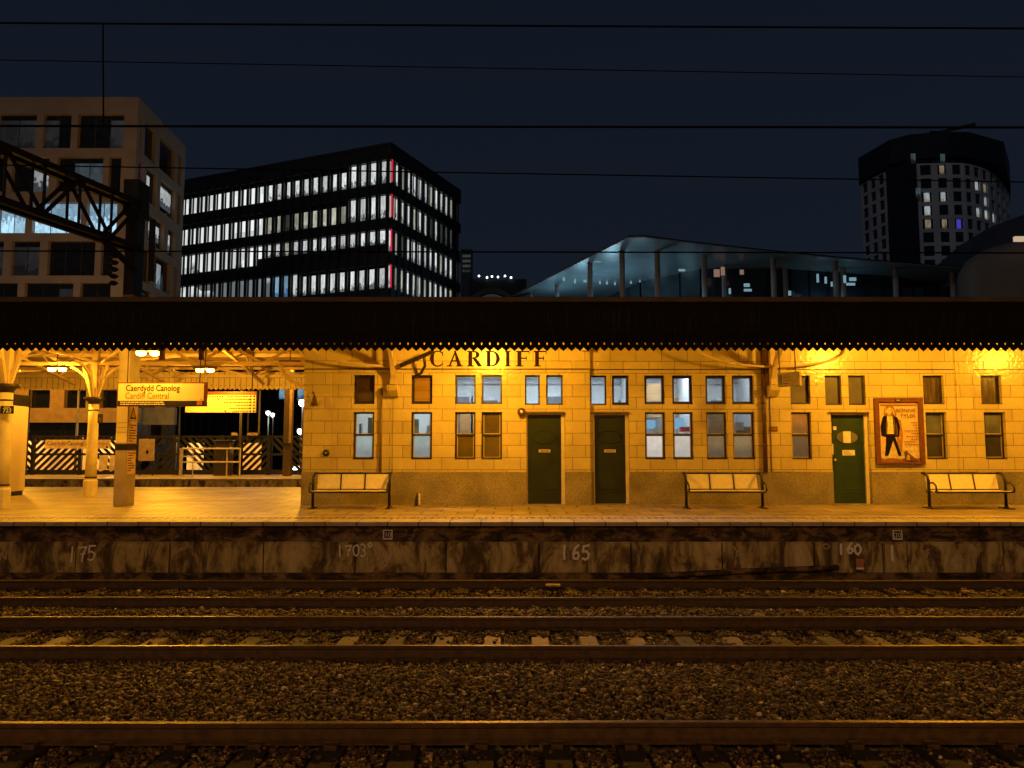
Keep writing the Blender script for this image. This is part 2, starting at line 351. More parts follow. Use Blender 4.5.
RAILS = {'near': (5.00, 6.49), 'mid': (8.93, 10.42), 'far': (11.75, 13.25)}
def rail_profile(y):
    pts = [(-.07,-.16),(.07,-.16),(.07,-.149),(.014,-.128),(.010,-.045),(.034,-.036),(.036,-.008),(.026,0),(-.026,0),(-.036,-.008),(-.034,-.036),(-.010,-.045),(-.014,-.128),(-.07,-.149)]
    return [(y + a, z) for a, z in pts]
def sleepers_x(): return [(-.25 + k * .608) for k in range(-24, 25)]
TL = {'near': 'nearest railway track, only its far rail in view at the bottom of the picture',
      'mid': 'middle railway track with pale concrete sleepers showing between its two rails',
      'far': 'farthest railway track, running directly below the face of the lit platform'}
for key, (ya, yb) in RAILS.items():
    t = thing('railway_track', TL[key], 'railway track', (0, (ya+yb)/2, -.2), 'railway tracks')
    for y in (ya, yb):
        m = MB(); p = rail_profile(y); k = len(p)
        # gentle unevenness along the run
        xs = [-45 + 1.5*i for i in range(61)]
        for x in xs:
            dz = .004*math.sin(x*.7 + y) ; dy = .006*math.sin(x*.31 + 2*y)
            m.v += [(x, a + dy, z + dz) for a, z in p]
        for i in range(len(xs)-1):
            for j in range(k):
                q = (j+1) % k
                m.f.append((i*k+j, i*k+q, (i+1)*k+q, (i+1)*k+j)); m.m.append(1 if j == 7 else 0)
        m.build('rail', [M['rail_side'], M['rail_top']], t)
    yc = (ya+yb)/2
    m = MB(); w_, L_ = .125, 1.27
    m.prism([(-w_,yc-L_,-.30),(w_,yc-L_,-.30),(w_-.02,yc-L_,-.168),(-w_+.02,yc-L_,-.168)], (0,2*L_,0))
    for y in (ya, yb):
        for sg in (-1, 1): m.box(-.05, .05, y+sg*.115-.035, y+sg*.115+.035, -.168, -.128, 1); m.tube([(-.06,y+sg*.09,-.12),(.06,y+sg*.1,-.12)], .012, 6, 1)
    for i, x in enumerate(sleepers_x()):
        if i == 0:
            s0 = m.build('sleeper', [M['concrete'] if key == 'mid' else M['sleeper_dark'], M['rail_side']], t, bevel=.008); s0.location.x = x; c = s0
        else:
            c = s0.copy(); COL.objects.link(c); c.location.x = x
        c.location.z += rnd.uniform(-.008, .006); c.rotation_euler.z = rnd.uniform(-.012, .012)
        # rotate about the track's own axis
        c.location.y = 0

def stones(name, n, seed, yr, size, zf, keep=None, xr=None, label=None):
    g = np.random.default_rng(seed)
    y = g.uniform(yr[0], yr[1], n); hw = y*.72 + 3.2 if xr is None else None
    x = g.uniform(-1, 1, n) * hw if xr is None else g.uniform(xr[0], xr[1], n)
    if keep is not None:
        k = keep(x, y, g); x, y = x[k], y[k]; n = len(x)
    s = size * g.lognormal(0, .33, n)
    base = np.array([(-1,-1,-1),(1,-1,-1),(1,1,-1),(-1,1,-1),(-1,-1,1),(1,-1,1),(1,1,1),(-1,1,1)], float) * .5
    P = base[None] * (1 + g.uniform(-.35, .35, (n,8,3)))
    top = g.uniform(.45, 1.0, (n,1,1)); P[:,4:,:2] *= top
    P *= g.uniform(.55, 1.3, (n,1,3)) * np.array([1.15,1.1,.72]); P *= s[:,None,None]
    a = g.uniform(0, 2*np.pi, n); ca, sa = np.cos(a), np.sin(a)
    t = g.normal(0, .45, n); ct, st = np.cos(t), np.sin(t)
    px, pz = P[:,:,0]*ct[:,None] + P[:,:,2]*st[:,None], -P[:,:,0]*st[:,None] + P[:,:,2]*ct[:,None]
    qx, qy = px*ca[:,None] - P[:,:,1]*sa[:,None], px*sa[:,None] + P[:,:,1]*ca[:,None]
    V = np.stack([qx + x[:,None], qy + y[:,None], pz + (zf(x, y, g))[:,None]], -1).reshape(-1, 3)
    q = np.array([(0,3,2,1),(4,5,6,7),(0,1,5,4),(1,2,6,5),(2,3,7,6),(3,0,4,7)])
    Fc = (np.arange(n)[:,None,None]*8 + q[None]).reshape(-1)
    me = bpy.data.meshes.new(name); me.vertices.add(n*8); me.vertices.foreach_set('co', V.reshape(-1))
    me.loops.add(len(Fc)); me.loops.foreach_set('vertex_index', Fc); me.polygons.add(n*6)
    me.polygons.foreach_set('loop_start', np.arange(n*6)*4); me.update(calc_edges=True)
    tone = np.repeat(np.clip(g.beta(2, 3.2, n)*1.05 + (g.random(n) > .988)*.6, 0, 1), 8)
    at_ = me.attributes.new('tone', 'FLOAT', 'POINT'); at_.data.foreach_set('value', tone.astype(np.float32))
    me.materials.append(M['stone'])
    o = bpy.data.objects.new(name, me); COL.objects.link(o); o['kind'] = 'stuff'
    o['label'] = label or 'dark crushed stone ballast between and beside the rails'; o['category'] = 'ballast'
    return o
sxs = np.array(sleepers_x())
def keep_track(x, y, g):
    ok = np.ones(len(x), bool)
    for ya, yb in RAILS.values():
        for r_ in (ya, yb): ok &= np.abs(y - r_) > .085
        d = np.abs(((x + .25 + .304) % .608) - .304)
        on = ((y > ya-.05) & (y < ya+1.08) if ya > 6 else np.abs(y - (ya+yb)/2) < 1.0) & (d < .15)
        ok &= ~(on & (g.random(len(x)) > .03))
    return ok
def zf(x, y, g):
    z = -.205 + .018*np.sin(x*1.3+y*2.1)*np.sin(x*.6-y*1.1) + g.uniform(-.012, .03, len(x))
    for (a, b_) in ((6.49, 8.93), (10.42, 11.75)):   # the stone lies a little higher between the tracks
        mid, half = (a+b_)/2, (b_-a)/2 - .10
        z = z + np.where(np.abs(y-mid) < half, .035 + .035*np.cos((y-mid)/half*np.pi/2), 0)
    d = np.abs(((x + .25 + .304) % .608) - .304)
    for ya, yb in RAILS.values():
        z = np.where((np.abs(y-(ya+yb)/2) < 1.29) & (d < .14), np.maximum(z, -.162 + g.uniform(0, .012, len(x))), z)
    return z
stones('ballast_stones', 150000, 3, (4.6, 10.6), .0255, zf, keep_track)
stones('ballast_stones', 60000, 5, (10.6, 14.1), .030, zf, keep_track, None, 'dark crushed stone ballast along the foot of the platform face')

# ------------------------------------------------------------------ island platform
XL, XR = -45, 40
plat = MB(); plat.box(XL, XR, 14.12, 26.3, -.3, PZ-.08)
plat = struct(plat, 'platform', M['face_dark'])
b = MB(); b.box(XL, XR, 14.55, 26.40, PZ-.078, PZ); struct(b, 'paving', M['paving'], plat)
b = MB(); b.box(XL, XR, 13.95, 14.55, PZ-.075, PZ+.004); struct(b, 'coping', M['coping'], plat, bevel=.012)
b = MB(); b.poly([(XL,15.02,PZ+.004),(XR,15.02,PZ+.004),(XR,15.10,PZ+.004),(XL,15.10,PZ+.004)]); struct(b, 'painted_line', M['line'], plat)
b = MB()
for i in range(260):
    x = -17 + i*.13
    for j in range(2):
        b.lathe((x, 14.66+j*.11, PZ), [(.028,0),(.02,.008)], 6)
b = struct(b, 'tactile_studs', M['tactile'], plat)
# layered front: recessed course, ledge, bead, panels
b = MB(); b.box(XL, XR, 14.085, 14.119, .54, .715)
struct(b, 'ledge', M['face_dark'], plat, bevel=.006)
b = MB(); b.box(XL, XR, 14.05, 14.084, .525, .548); struct(b, 'bead', M['face'], plat, bevel=.004)
joints = [at(px, 557, 14.06).x for px in (76,170,263.5,355,446,539,631,722,814,872,884,907,1003)]
j0 = [joints[0]-1.73*k for k in range(12, 0, -1)]; j1 = [joints[-1]+1.73*k for k in range(1, 10)]
js = j0 + joints + j1
b = MB()
for a, c in zip(js, js[1:]):
    d = rnd.uniform(-.008, .008)
    if abs(a - at(872,557,14.06).x) < .01: d = .05
    b.box(a+.012, c-.012, 14.04+d, 14.118, -.25, .523)
struct(b, 'face_panels', M['face'], plat, bevel=.008)
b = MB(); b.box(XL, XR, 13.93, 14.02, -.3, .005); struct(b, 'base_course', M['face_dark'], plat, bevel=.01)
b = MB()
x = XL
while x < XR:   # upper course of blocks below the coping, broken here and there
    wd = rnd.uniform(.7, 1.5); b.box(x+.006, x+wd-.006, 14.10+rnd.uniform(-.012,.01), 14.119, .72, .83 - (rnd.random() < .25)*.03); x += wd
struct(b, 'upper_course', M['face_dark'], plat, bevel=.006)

# chalk numbers on the platform face
GL = {'0': [[(.5,1),(.15,.8),(.05,.45),(.25,.08),(.6,.02),(.9,.3),(.92,.65),(.7,.95),(.45,1)]],
      '1': [[(.5,1),(.46,.5),(.5,0)]],
      '3': [[(.1,.92),(.5,1),(.85,.8),(.7,.58),(.4,.52),(.75,.45),(.9,.22),(.55,.0),(.08,.1)]],
      '5': [[(.9,.98),(.25,.95),(.18,.55),(.55,.6),(.88,.4),(.75,.1),(.4,0),(.08,.1)]],
      '6': [[(.8,1),(.4,.75),(.12,.35),(.25,.05),(.6,.02),(.85,.22),(.7,.45),(.35,.42),(.14,.25)]],
      '7': [[(.02,.9),(.9,.97),(.55,.5),(.4,0)],[(.3,.5),(.75,.55)]],
      'N': [[(.1,0),(.12,1),(.8,.05),(.85,1)]], 'F': [[(.2,0),(.2,1),(.85,1)],[(.2,.55),(.7,.55)]],
      'Y': [[(.05,1),(.5,.55),(.95,.95)],[(.5,.55),(.45,0)]], '-': [[(.1,.5),(.8,.52)]], 'o': [[(.5,1),(.2,.8),(.4,.6),(.75,.75),(.5,1)]]}
def ribbon(m, pts, wd, y):
    for a, c in zip(pts, pts[1:]):
        d = (Vector(c)-Vector(a)).normalized(); r_ = Vector((-d.z,0,d.x))*wd/2; e = d*wd*.3
        m.poly([Vector(a)-r_-e, Vector(c)-r_+e, Vector(c)+r_+e, Vector(a)+r_-e])
        for v in range(-4, 0): m.v[v] = (m.v[v][0], y, m.v[v][2])
        y -= .0004
def chalk(s, px0, px1, pyt, pyb, mt, wd=.028):
    m = MB(); a, c = at(px0, pyt, 14.02), at(px1, pyb, 14.02); W = (c.x-a.x)/len(s)
    for i, ch in enumerate(s):
        sc = .92 if ch != '1' else .5
        jz = rnd.uniform(-.02, .02)
        for st in GL[ch]:
            ribbon(m, [(a.x + (i + u*sc)*W + rnd.uniform(-.006,.006), 0, c.z + jz + v*(a.z-c.z) + rnd.uniform(-.006,.006)) for u, v in st], wd, 14.024)
    struct(m, 'chalk_number', mt, plat)
chalk('175', 70, 96, 546, 561, M['chalk'], .032); chalk('170', 338, 360, 545, 556, M['chalk'], .026); chalk('3o', 360, 374, 543, 556, M['chalk'], .024)
chalk('170', 366, 390, 552, 566, M['chalk_faint'], .024); chalk('165', 562, 591, 545, 559, M['chalk'], .042); chalk('160', 839, 862, 544, 554, M['chalk'], .04)
chalk('1', 389, 394, 545, 559, M['chalk_faint'], .05); chalk('1', 891, 896, 546, 560, M['chalk'], .045); chalk('NF', 922, 931, 549, 557, M['chalk_faint'], .02)
chalk('Y', 733, 742, 546, 556, M['chalk_faint'], .026); chalk('N', 0, 8, 553, 560, M['chalk_faint'], .026); chalk('0', 823, 830, 543, 548, M['chalk_faint'], .02)

def number_plate(px, py, s, label):
    c = at(px, py, 14.08); t = thing('number_plate', label, 'number plate', (c.x, 14.08, c.z-.09), 'small plates on the platform face')
    MB().box(c.x-.085, c.x+.085, 14.052, 14.083, c.z-.085, c.z+.085).build('plate', M['chalk'], t)
    MB().box(c.x-.065, c.x+.065, 14.048, 14.0515, c.z-.06, c.z+.07).build('panel', M['sign_black'], t)
    text(s, .12, (c.x, 14.0455, c.z-.04), M['chalk'], t, 'digits', 'CENTER')
number_plate(388, 534.5, '10', 'small framed number plate on the platform face under the left bench')
number_plate(897, 534.8, '20', 'small framed number plate on the platform face right of the chalked 160')
c = at(859.5, 564, 14.02); t = thing('tag_plate', 'small orange and white tag stuck low on the platform face below the chalked 160', 'tag', (c.x, 14.02, c.z-.09))
MB().box(c.x-.065, c.x+.07, 14.005, 14.03, c.z-.095, c.z+.095).build('plate', mat('orange_tag', (.55,.20,.10), .6), t)
MB().box(c.x-.065, c.x+.07, 14.001, 14.0045, c.z-.095, c.z-.06).build('white_band', M['chalk'], t)

# cable duct leaning on the foot of the face
b = MB(); b.tube([at(650,576,13.88), at(690,574,13.87), at(735,571.5,13.87), at(790,569.5,13.87), at(838,567.5,13.87)], .05, 8)
tag(b.build('cable_duct', M['face_dark'], smooth=True), 'dark sagging cable pipe lying along the foot of the platform face', 'cable duct')
# track equipment box between the far rails
c = at(553, 583, 12.95); t = thing('track_bond_bracket', 'little yellow topped bracket standing in the ballast beside the far track', 'bracket', (c.x, 12.95, -.2))
MB().box(c.x-.12, c.x+.12, 12.9, 13.0, -.045, -.015).build('top_plate', mat('yellow_plate', (.55,.42,.18), .5), t)
b = MB(); b.bar((c.x-.03,12.95,-.22), (c.x,12.95,-.045), .03, .03); b.bar((c.x+.075,12.95,-.22), (c.x+.07,12.95,-.045), .03, .03); b.build('legs', M['black_iron'], t)

# weeds and litter in the ballast
M['weed'] = mat('weed_leaves', (.12,.11,.03), .7, 0, .4, 20); M['weed_dry'] = mat('dry_weed', (.30,.24,.08), .8, 0, .3, 20)
def weed(px, py, Y, h, mt, label, nb=26):
    c = at(px, py, Y); m = MB(); g = random.Random(int(px))
    for i in range(nb):
        a = g.uniform(0, 6.28); L = h*g.uniform(.5, 1.1); le = g.uniform(.2, 1.0); wd = .012 + .01*g.random()
        d = Vector((math.cos(a), math.sin(a), 0)); p0 = Vector((c.x, Y, -.2)) + d*g.uniform(0, .03); p1 = p0 + d*le*L*.5 + Vector((0,0,L*.6)); p2 = p0 + d*le*L + Vector((0,0,L*(.9-.4*le)))
        s_ = Vector((-d.y, d.x, 0))*wd
        m.poly([p0-s_*.5, p0+s_*.5, p1+s_, p1-s_]); m.poly([p1-s_, p1+s_, p2])
    tag(m.build('weed', mt), label, 'weed', 'weeds in the ballast')
weed(192, 690, 7.45, .11, M['weed_dry'], 'yellowish weed tuft growing in the ballast left of the near rail')
weed(575, 588, 12.7, .14, M['weed_dry'], 'pale weed beside the yellow topped bracket on the far track')
weed(210, 594, 12.3, .10, M['weed'], 'dull weed in the far track below the stained left panels')
weed(505, 668, 8.25, .08, M['weed'], 'small green weed just in front of the middle track')
weed(915, 700, 7.25, .06, M['weed_dry'], 'single yellow green leaf tuft right of centre in the near ballast', 8)
weed(205, 760, 5.85, .10, M['weed'], 'dark weed beneath the nearest rail at lower left')
for px, py, Y, dx, lab in ((802,716,6.72,.05,'thin white stick of litter on the ballast behind the nearest rail'), (920,659,8.4,.03,'crumpled white scrap on the ballast in front of the middle track'), (138,668,8.1,.035,'flat pale scrap on the ballast at the left of the middle track')):
    c = at(px, py, Y); m = MB(); m.prism([(c.x-dx,Y-.012,-.15),(c.x+dx,Y-.02,-.155),(c.x+dx*.8,Y+.018,-.15),(c.x,Y+.03,-.142),(c.x-dx,Y+.015,-.15)], (0,.0,.014))
    tag(m.build('litter', M['paper']), lab, 'litter', 'scraps of litter')

# ------------------------------------------------------------------ station building
YW, YB = 18.10, 18.20            # left wall plane, and the slightly set back right part
XE = X(303, YW); XS = X(590.5, YW); XEND = 19.0; ZT = 5.25; YR = 23.4
st = thing('station_building', 'long cream glazed block station building with green doors under the canopy', 'building', ((XE+XEND)/2, YW, PZ))
def wallgrid(m, s0, s1, z0, z1, holes, depth, fr, mi=0):
    """wall sheet with openings and reveals; fr maps (s, d, z), d = depth behind the face"""
    xs = sorted({s0, s1, *[h[0] for h in holes], *[h[1] for h in holes]}); zs = sorted({z0, z1, *[h[2] for h in holes], *[h[3] for h in holes]})
    xs = [x for x in xs if s0 <= x <= s1]; zs = [z for z in zs if z0 <= z <= z1]
    inh = lambda x, z: any(h[0] < x < h[1] and h[2] < z < h[3] for h in holes)
    solid = {}
    for i in range(len(xs)-1):
        for j in range(len(zs)-1): solid[i, j] = not inh((xs[i]+xs[i+1])/2, (zs[j]+zs[j+1])/2)
    for (i, j), s in solid.items():
        if not s: continue
        a, b_, c, d = xs[i], xs[i+1], zs[j], zs[j+1]
        m.poly([fr(a,0,c), fr(b_,0,c), fr(b_,0,d), fr(a,0,d)], mi)
        m.poly([fr(b_,depth,c), fr(a,depth,c), fr(a,depth,d), fr(b_,depth,d)], mi)
        if not solid.get((i-1,j), False): m.poly([fr(a,depth,c), fr(a,0,c), fr(a,0,d), fr(a,depth,d)], mi)
        if not solid.get((i+1,j), False): m.poly([fr(b_,0,c), fr(b_,depth,c), fr(b_,depth,d), fr(b_,0,d)], mi)
        if not solid.get((i,j-1), False): m.poly([fr(a,depth,c), fr(b_,depth,c), fr(b_,0,c), fr(a,0,c)], mi)
        if not solid.get((i,j+1), False): m.poly([fr(a,0,d), fr(b_,0,d), fr(b_,depth,d), fr(a,depth,d)], mi)

zu1, zu0 = Z(375, YW), Z(404, YW); zl1, zl0 = Z(412, YW), Z(459.5, YW); zm = Z(435, YW)
zd1 = Z(413.2, YW); zp = 1.689
def yw(px): return YW if px < 590 else YB
# (px0, px1, upper pane, lower sash panes, thick frame)
wins = [(353,374,'ub'),(411,432,'ua'),(455,475.5,'ul'),(481.5,502,'ul'),(645,665.5,'uc'),(673,693.5,'uc'),(706.5,727,'uc'),(733,755,'uc'),(791.5,811.5,'ug'),(925,946,'ud'),(983,1004,'ud')]
lows = [(353,374,'c','fp'),(411,432,'c','fp'),(455,475.5,'c','am'),(481.5,502,'am','am'),(645,665.5,'cb','fw'),(673,693.5,'cb','fw'),(706.5,727,'c','ft'),(733,755,'c','ft'),(791.5,811.5,'go','fg'),(926,947,'cd','dk'),(984.5,1006,'cd','dk')]
trans = [(525,540,'ul'),(546.5,563,'ul'),(590.8,607,'uc'),(612.5,629.5,'uc'),(826.5,843,'ug'),(850,867,'ug')]
doors = [(526.5,565,0),(593.5,629.5,1),(831.5,869.5,2)]
# pane materials
frost = lambda nme, c1, c2, s: lit_window(nme, c1, c2, s, .45, 3.0, .35, .25, True)
PM = {'fp': frost('frosted_pale', (.50,.66,.62), (.36,.44,.44), .72), 'fw': frost('frosted_white', (.78,.72,.62), (.62,.60,.54), .95),
      'ft': frost('frosted_tan', (.42,.30,.14), (.22,.17,.11), .6), 'fg': frost('frosted_grey', (.24,.13,.05), (.17,.10,.05), .6),
      'go': frost('amber_lit', (.55,.16,.02), (.30,.11,.02), .7), 'am': mat('amber_reflection', (.12,.088,.018), .2, 0, .3, 2), 'dk': mat('dim_obscured', (.05,.045,.045), .15, 0, .4, 1.5), 'ub': M['glass_brown'], 'ua': M['glass_amber'],  # amber pane colour holds the reflection of the orange-lit platform
      'ug': M['glass_grey'], 'ud': mat('net_blind', (.09,.06,.03), .25, 0, .35, 3, .2, 8, .5, (6,1,.6)), 'c': M['glass'], 'ul': M['glass'], 'uc': M['glass'], 'cb': M['glass'], 'cd': mat('grey_blue_reflection', (.12,.125,.135), .12, 0, .5, 2.0)}  # grey-blue pane colour holds a painted bluish reflection
holesL, holesR = [], []
for a, c, *_ in wins: (holesL if a < 590 else holesR).append((X(a, yw(a)), X(c, yw(a)), zu0, zu1))
for a, c, *_ in trans: (holesL if a < 590 else holesR).append((X(a, yw(a)), X(c, yw(a)), zu0-.02, zu1))
for a, c, *_ in lows: (holesL if a < 590 else holesR).append((X(a, yw(a)), X(c, yw(a)), zl0, zl1))
for a, c, *_ in doors: (holesL if a < 590 else holesR).append((X(a, yw(a)), X(c, yw(a)), PZ, zd1))
m = MB(); frL = lambda s, d, z: (s, YW+d, z); frR = lambda s, d, z: (s, YB+d, z)
wallgrid(m, XE, XS, zp, ZT, holesL, .30, frL); wallgrid(m, XS, XEND, zp, ZT, holesR, .25, frR)
m.box(XE, XE+.3, YW+.301, YR, PZ, ZT); m.box(XEND-.3, XEND, YW+.301, YR, PZ, ZT); m.box(XE, XEND, YR, YR+.3, PZ, ZT)
m.build('wall', M['tile'], st)
m = MB(); wallgrid(m, XE-.012, XS+.015, PZ, zp-.003, [(h[0],h[1],PZ-1,zp+1) for h in holesL if h[2] == PZ], .318, lambda s,d,z: (s, YW-.018+d, z))
wallgrid(m, XS+.016, XEND, PZ, zp-.003, [(h[0],h[1],PZ-1,zp+1) for h in holesR if h[2] == PZ], .268, lambda s,d,z: (s, YB-.018+d, z))
m.build('plinth', M['granite'], st)
# shallow pilasters, string course, frieze panel
for a, c in ((303.6,331),(393,402),(566.5,590)): MB().box(X(a,YW), X(c,YW), YW-.022, YW-.001, zp, Z(370,YW)).build('pilaster', M['tile'], st, bevel=.004)
for a, c in ((770.5,788),(957.5,975)): MB().box(X(a,YB), X(c,YB), YB-.035, YB-.001, zp, Z(340,YB)).build('pilaster', M['tile'], st, bevel=.004)
zs_ = Z(369.5, YW)
m = MB(); m.box(XE-.01, XS, YW-.03, YW-.002, zs_, zs_+.022); m.box(XS+.02, X(957,YB), YB-.02, YB-.002, zs_, zs_+.02); m.box(X(976,YB), XEND, YB-.02, YB-.002, zs_, zs_+.02)
m.build('string_course', M['brown'], st)
m = MB(); m.box(XE, XEND, YW-.02+.15, YR+.2, ZT, ZT+.12); m.build('roof', M['flashing'], st)
# windows
def window(x0, x1, z0, z1, y, panes, fw=.045, mr=None, frame=M['dark_frame'], name='window'):
    d = y + .10; m = MB()
    m.box(x0+.002, x0+fw, d, d+.07, z0+.002, z1-.002); m.box(x1-fw, x1-.002, d, d+.07, z0+.002, z1-.002)
    m.box(x0+fw, x1-fw, d, d+.07, z1-fw, z1-.002); m.box(x0+fw, x1-fw, d-.012, d+.07, z0+.002, z0+fw*1.15)
    if mr: m.box(x0+fw, x1-fw, d-.004, d+.066, mr-.022, mr+.022)
    m.box(x0+.003, x1-.003, y+.004, d-.013, z0+.001, z0+.022)   # sill
    f = m.build(name, frame, st, bevel=.004)
    rng = [(z0+fw, z1-fw)] if not mr else [(mr+.022, z1-fw), (z0+fw, mr-.022)]
    for (a, c), p in zip(rng, panes):
        MB().box(x0+fw, x1-fw, d+.03, d+.036, a, c).build('pane', PM[p], f)
        if mr:
            m = MB(); e = .022; m.box(x0+fw+.001, x0+fw+e, d+.012, d+.029, a+.001, c-.001); m.box(x1-fw-e, x1-fw-.001, d+.012, d+.029, a+.001, c-.001); m.box(x0+fw+e, x1-fw-e, d+.012, d+.029, a+.001, a+e); m.build('sash', M['sash'], f)
    return f
for a, c, p in wins: window(X(a,yw(a)), X(c,yw(a)), zu0, zu1, yw(a), [p], .062 if p in ('uc','ua','ub') else .04)
for a, c, p, q in lows: window(X(a,yw(a)), X(c,yw(a)), zl0, zl1, yw(a), [p, q], .04, zm)
for a, c, p in trans: window(X(a,yw(a)), X(c,yw(a)), zu0-.02, zu1, yw(a), [p], .06 if a > 610 and a < 800 else .035)
# doors
for i, (a, c, k) in enumerate(doors):
    y = yw(a); x0, x1 = X(a,y), X(c,y); d = y+.12
    m = MB(); m.box(x0+.002, x0+.035, d-.02, d+.1, PZ, zd1-.002); m.box(x1-.085, x1-.002, d-.03, d+.1, PZ, zd1-.002); m.box(x0+.035, x1-.085, d-.02, d+.1, zd1-.03, zd1-.002)
    fr_ = m.build('door_frame', M['cream_paint'], st, bevel=.006)
    x0 += .035; x1 -= .085; cx = (x0+x1)/2; z1 = zd1-.032
    lab = None
    m = MB(); m.box(x0, x1, d+.02, d+.065, PZ+.02, z1)
    # planted mouldings: outer beading, kick rail, oval
    for (q0, q1, r0, r1) in ((x0+.05,x0+.066,PZ+.35,z1-.06),(x1-.066,x1-.05,PZ+.35,z1-.06),(x0+.05,x1-.05,z1-.076,z1-.06),(x0+.05,x1-.05,PZ+.35,PZ+.366),(x0+.05,x1-.05,PZ+.28,PZ+.292)):
        m.box(q0, q1, d+.008, d+.0195, r0, r1)
    dr = m.build('door', M['green_door2'] if k == 2 else M['green_door'], st, bevel=.004, label='bottle green door with oval glass and notices' if k == 2 else None)
    zo = Z(437, y); ov = [(cx+.27*math.cos(t), d+.012, zo+.155*math.sin(t)) for t in [2*math.pi*q/24 for q in range(25)]]
    m = MB(); m.tube(ov, .011, 6, 0, False); m.build('oval_moulding', M['green_door2'] if k == 2 else M['green_door'], dr, smooth=True)
    if k == 2:
        m = MB(); m.prism([(cx+.255*math.cos(t), d+.019, zo+.14*math.sin(t)) for t in [2*math.pi*q/28 for q in range(28)]], (0,-.004,0)); m.build('oval_pane', M['glass_grey'], dr)
        MB().box(cx-.1, cx+.08, d+.008, d+.0125, zo-.14, zo+.14).build('notice', M['paper'], dr)
        MB().box(x0+.05, x0+.14, d+.012, d+.019, zo+.17, zo+.26).build('notice', M['paper'], dr)
        MB().box(cx-.13, cx+.17, d+.012, d+.019, zo-.44, zo-.31).build('sign_plate', M['paper'], dr)
        for q in range(3): MB().box(cx-.1, cx+.02+.03*q, d+.009, d+.0115, zo-.345-.03*q-.008, zo-.345-.03*q).build('notice_line', M['ink_brown'], dr)
        MB().box(x0-.03, x0+.045, d-.01, d+.0195, zo-.42, zo-.16).build('push_plate', M['brass'], dr)
        m = MB(); m.tube([(x0+.06, d+.02, zo-.55),(x0+.06, d-.02, zo-.55),(x0+.06, d-.045, zo-.55)], [.015,.015,.032], 12); m.build('knob', M['brass'], dr, smooth=True)
    else:
        zz = Z(451, y); MB().box(cx-.14, cx+.14, d+.008, d+.0195, zz-.035, zz+.035).build('letter_plate', M['brass'], dr, bevel=.006)
        MB().box(cx-.10, cx+.10, d+.004, d+.0075, zz-.012, zz+.012).build('letter_slot', M['ink_brown'], dr)
    m = MB(); m.box(X(a-3,y), X(c-.5,y), y-.07, y-.001, zd1+.006, zd1+.04); m.build('door_hood', M['hood'], st, bevel=.008)
    MB().box(X(a,y)-.03, X(c,y)+.03, y-.05, y+.11, PZ+.001, PZ+.018).build('threshold', M['concrete'], st)
# rooms behind the glass
m = MB(); zc = 4.35; yb = YW+2.6
m.box(XE+.32, XEND-.32, yb, yb+.05, PZ, zc+.1); m.box(XE+.32, XEND-.32, YW+.32, yb-.002, zc, zc+.06)
for px in (440, 511, 578, 637, 700, 770):
    m.box(X(px,YW), X(px,YW)+.08, YW+.33, yb-.003, PZ, zc-.003)
m.build('room_walls', M['room'], st)
m = MB(); m.box(XE+.32, XEND-.32, YW+.32, yb-.002, PZ-.002, PZ+.02); m.build('room_floor', M['room_floor'], st)
m = MB()
for px in (385, 475, 545, 608, 668, 735): m.box(X(px,YW)-.55, X(px,YW)+.55, YW+1.2, YW+1.27, zc-.07, zc-.02)
m.build('strip_lights', M['tube'], st)
for px, p in ((385,52),(475,38),(545,44),(608,26),(668,34),(735,16)):
    d = bpy.data.lights.new('room_light', 'AREA'); d.energy = p; d.color = (.80,.90,1); d.size = 1.2; d.size_y = .3; d.shape = 'RECTANGLE'
    o = bpy.data.objects.new('room_light', d); COL.objects.link(o); o.parent = st; o.location = Vector((X(px,YW), YW+1.25, zc-.1)) - off(st)
m = MB()
for px, zz, ww, hh, dy in ((656,3.5,.45,.9,2.0),(683,3.3,.28,.6,2.2),(465,2.6,.25,1.6,1.6),(716,2.7,.35,.9,1.4),(744,2.55,.4,.5,1.2)):
    x = X(px, YW)*(YW+dy)/YW; m.box(x-ww/2, x+ww/2, YW+dy, YW+dy+.3, max(PZ+.03, zz-hh/2), zz+hh/2)
m.build('cupboards', M['wood'], st, bevel=.01)
m, m2 = MB(), MB()
for px, zz, ww, hh in ((486,2.25,.62,2.6),(553,2.3,.55,2.7),(600,2.2,.8,2.5),(620,2.25,.5,2.6),(690,2.1,.75,2.4),(722,2.3,.6,2.6),(750,2.2,.55,2.5),(462,2.3,.4,2.7)):
    x = X(px, YW)*yb/YW; m.box(x-ww/2, x+ww/2, yb-.03, yb-.006, PZ+.03, PZ+.03+hh)
    m2.box(x-ww/2-.1, x-ww/2-.003, yb-.05, yb-.006, PZ+.03, PZ+.13+hh); m2.box(x+ww/2+.003, x+ww/2+.1, yb-.05, yb-.006, PZ+.03, PZ+.13+hh); m2.box(x-ww/2, x+ww/2, yb-.05, yb-.006, PZ+.033+hh, PZ+.13+hh)
m.build('inner_doors', mat('grey_inner_door', (.22,.22,.24), .5), st); m2.build('inner_door_frames', mat('white_trim', (.85,.86,.86), .5), st)
m = MB(); m.box(XE+.4, XEND-.4, yb-.12, yb-.02, zc-.22, zc-.12); m.box(XE+.4, XEND-.4, yb-.16, yb-.10, zc-.36, zc-.31)
m.build('ducting', mat('grey_ducting', (.45,.47,.5), .4), st)
m = MB()
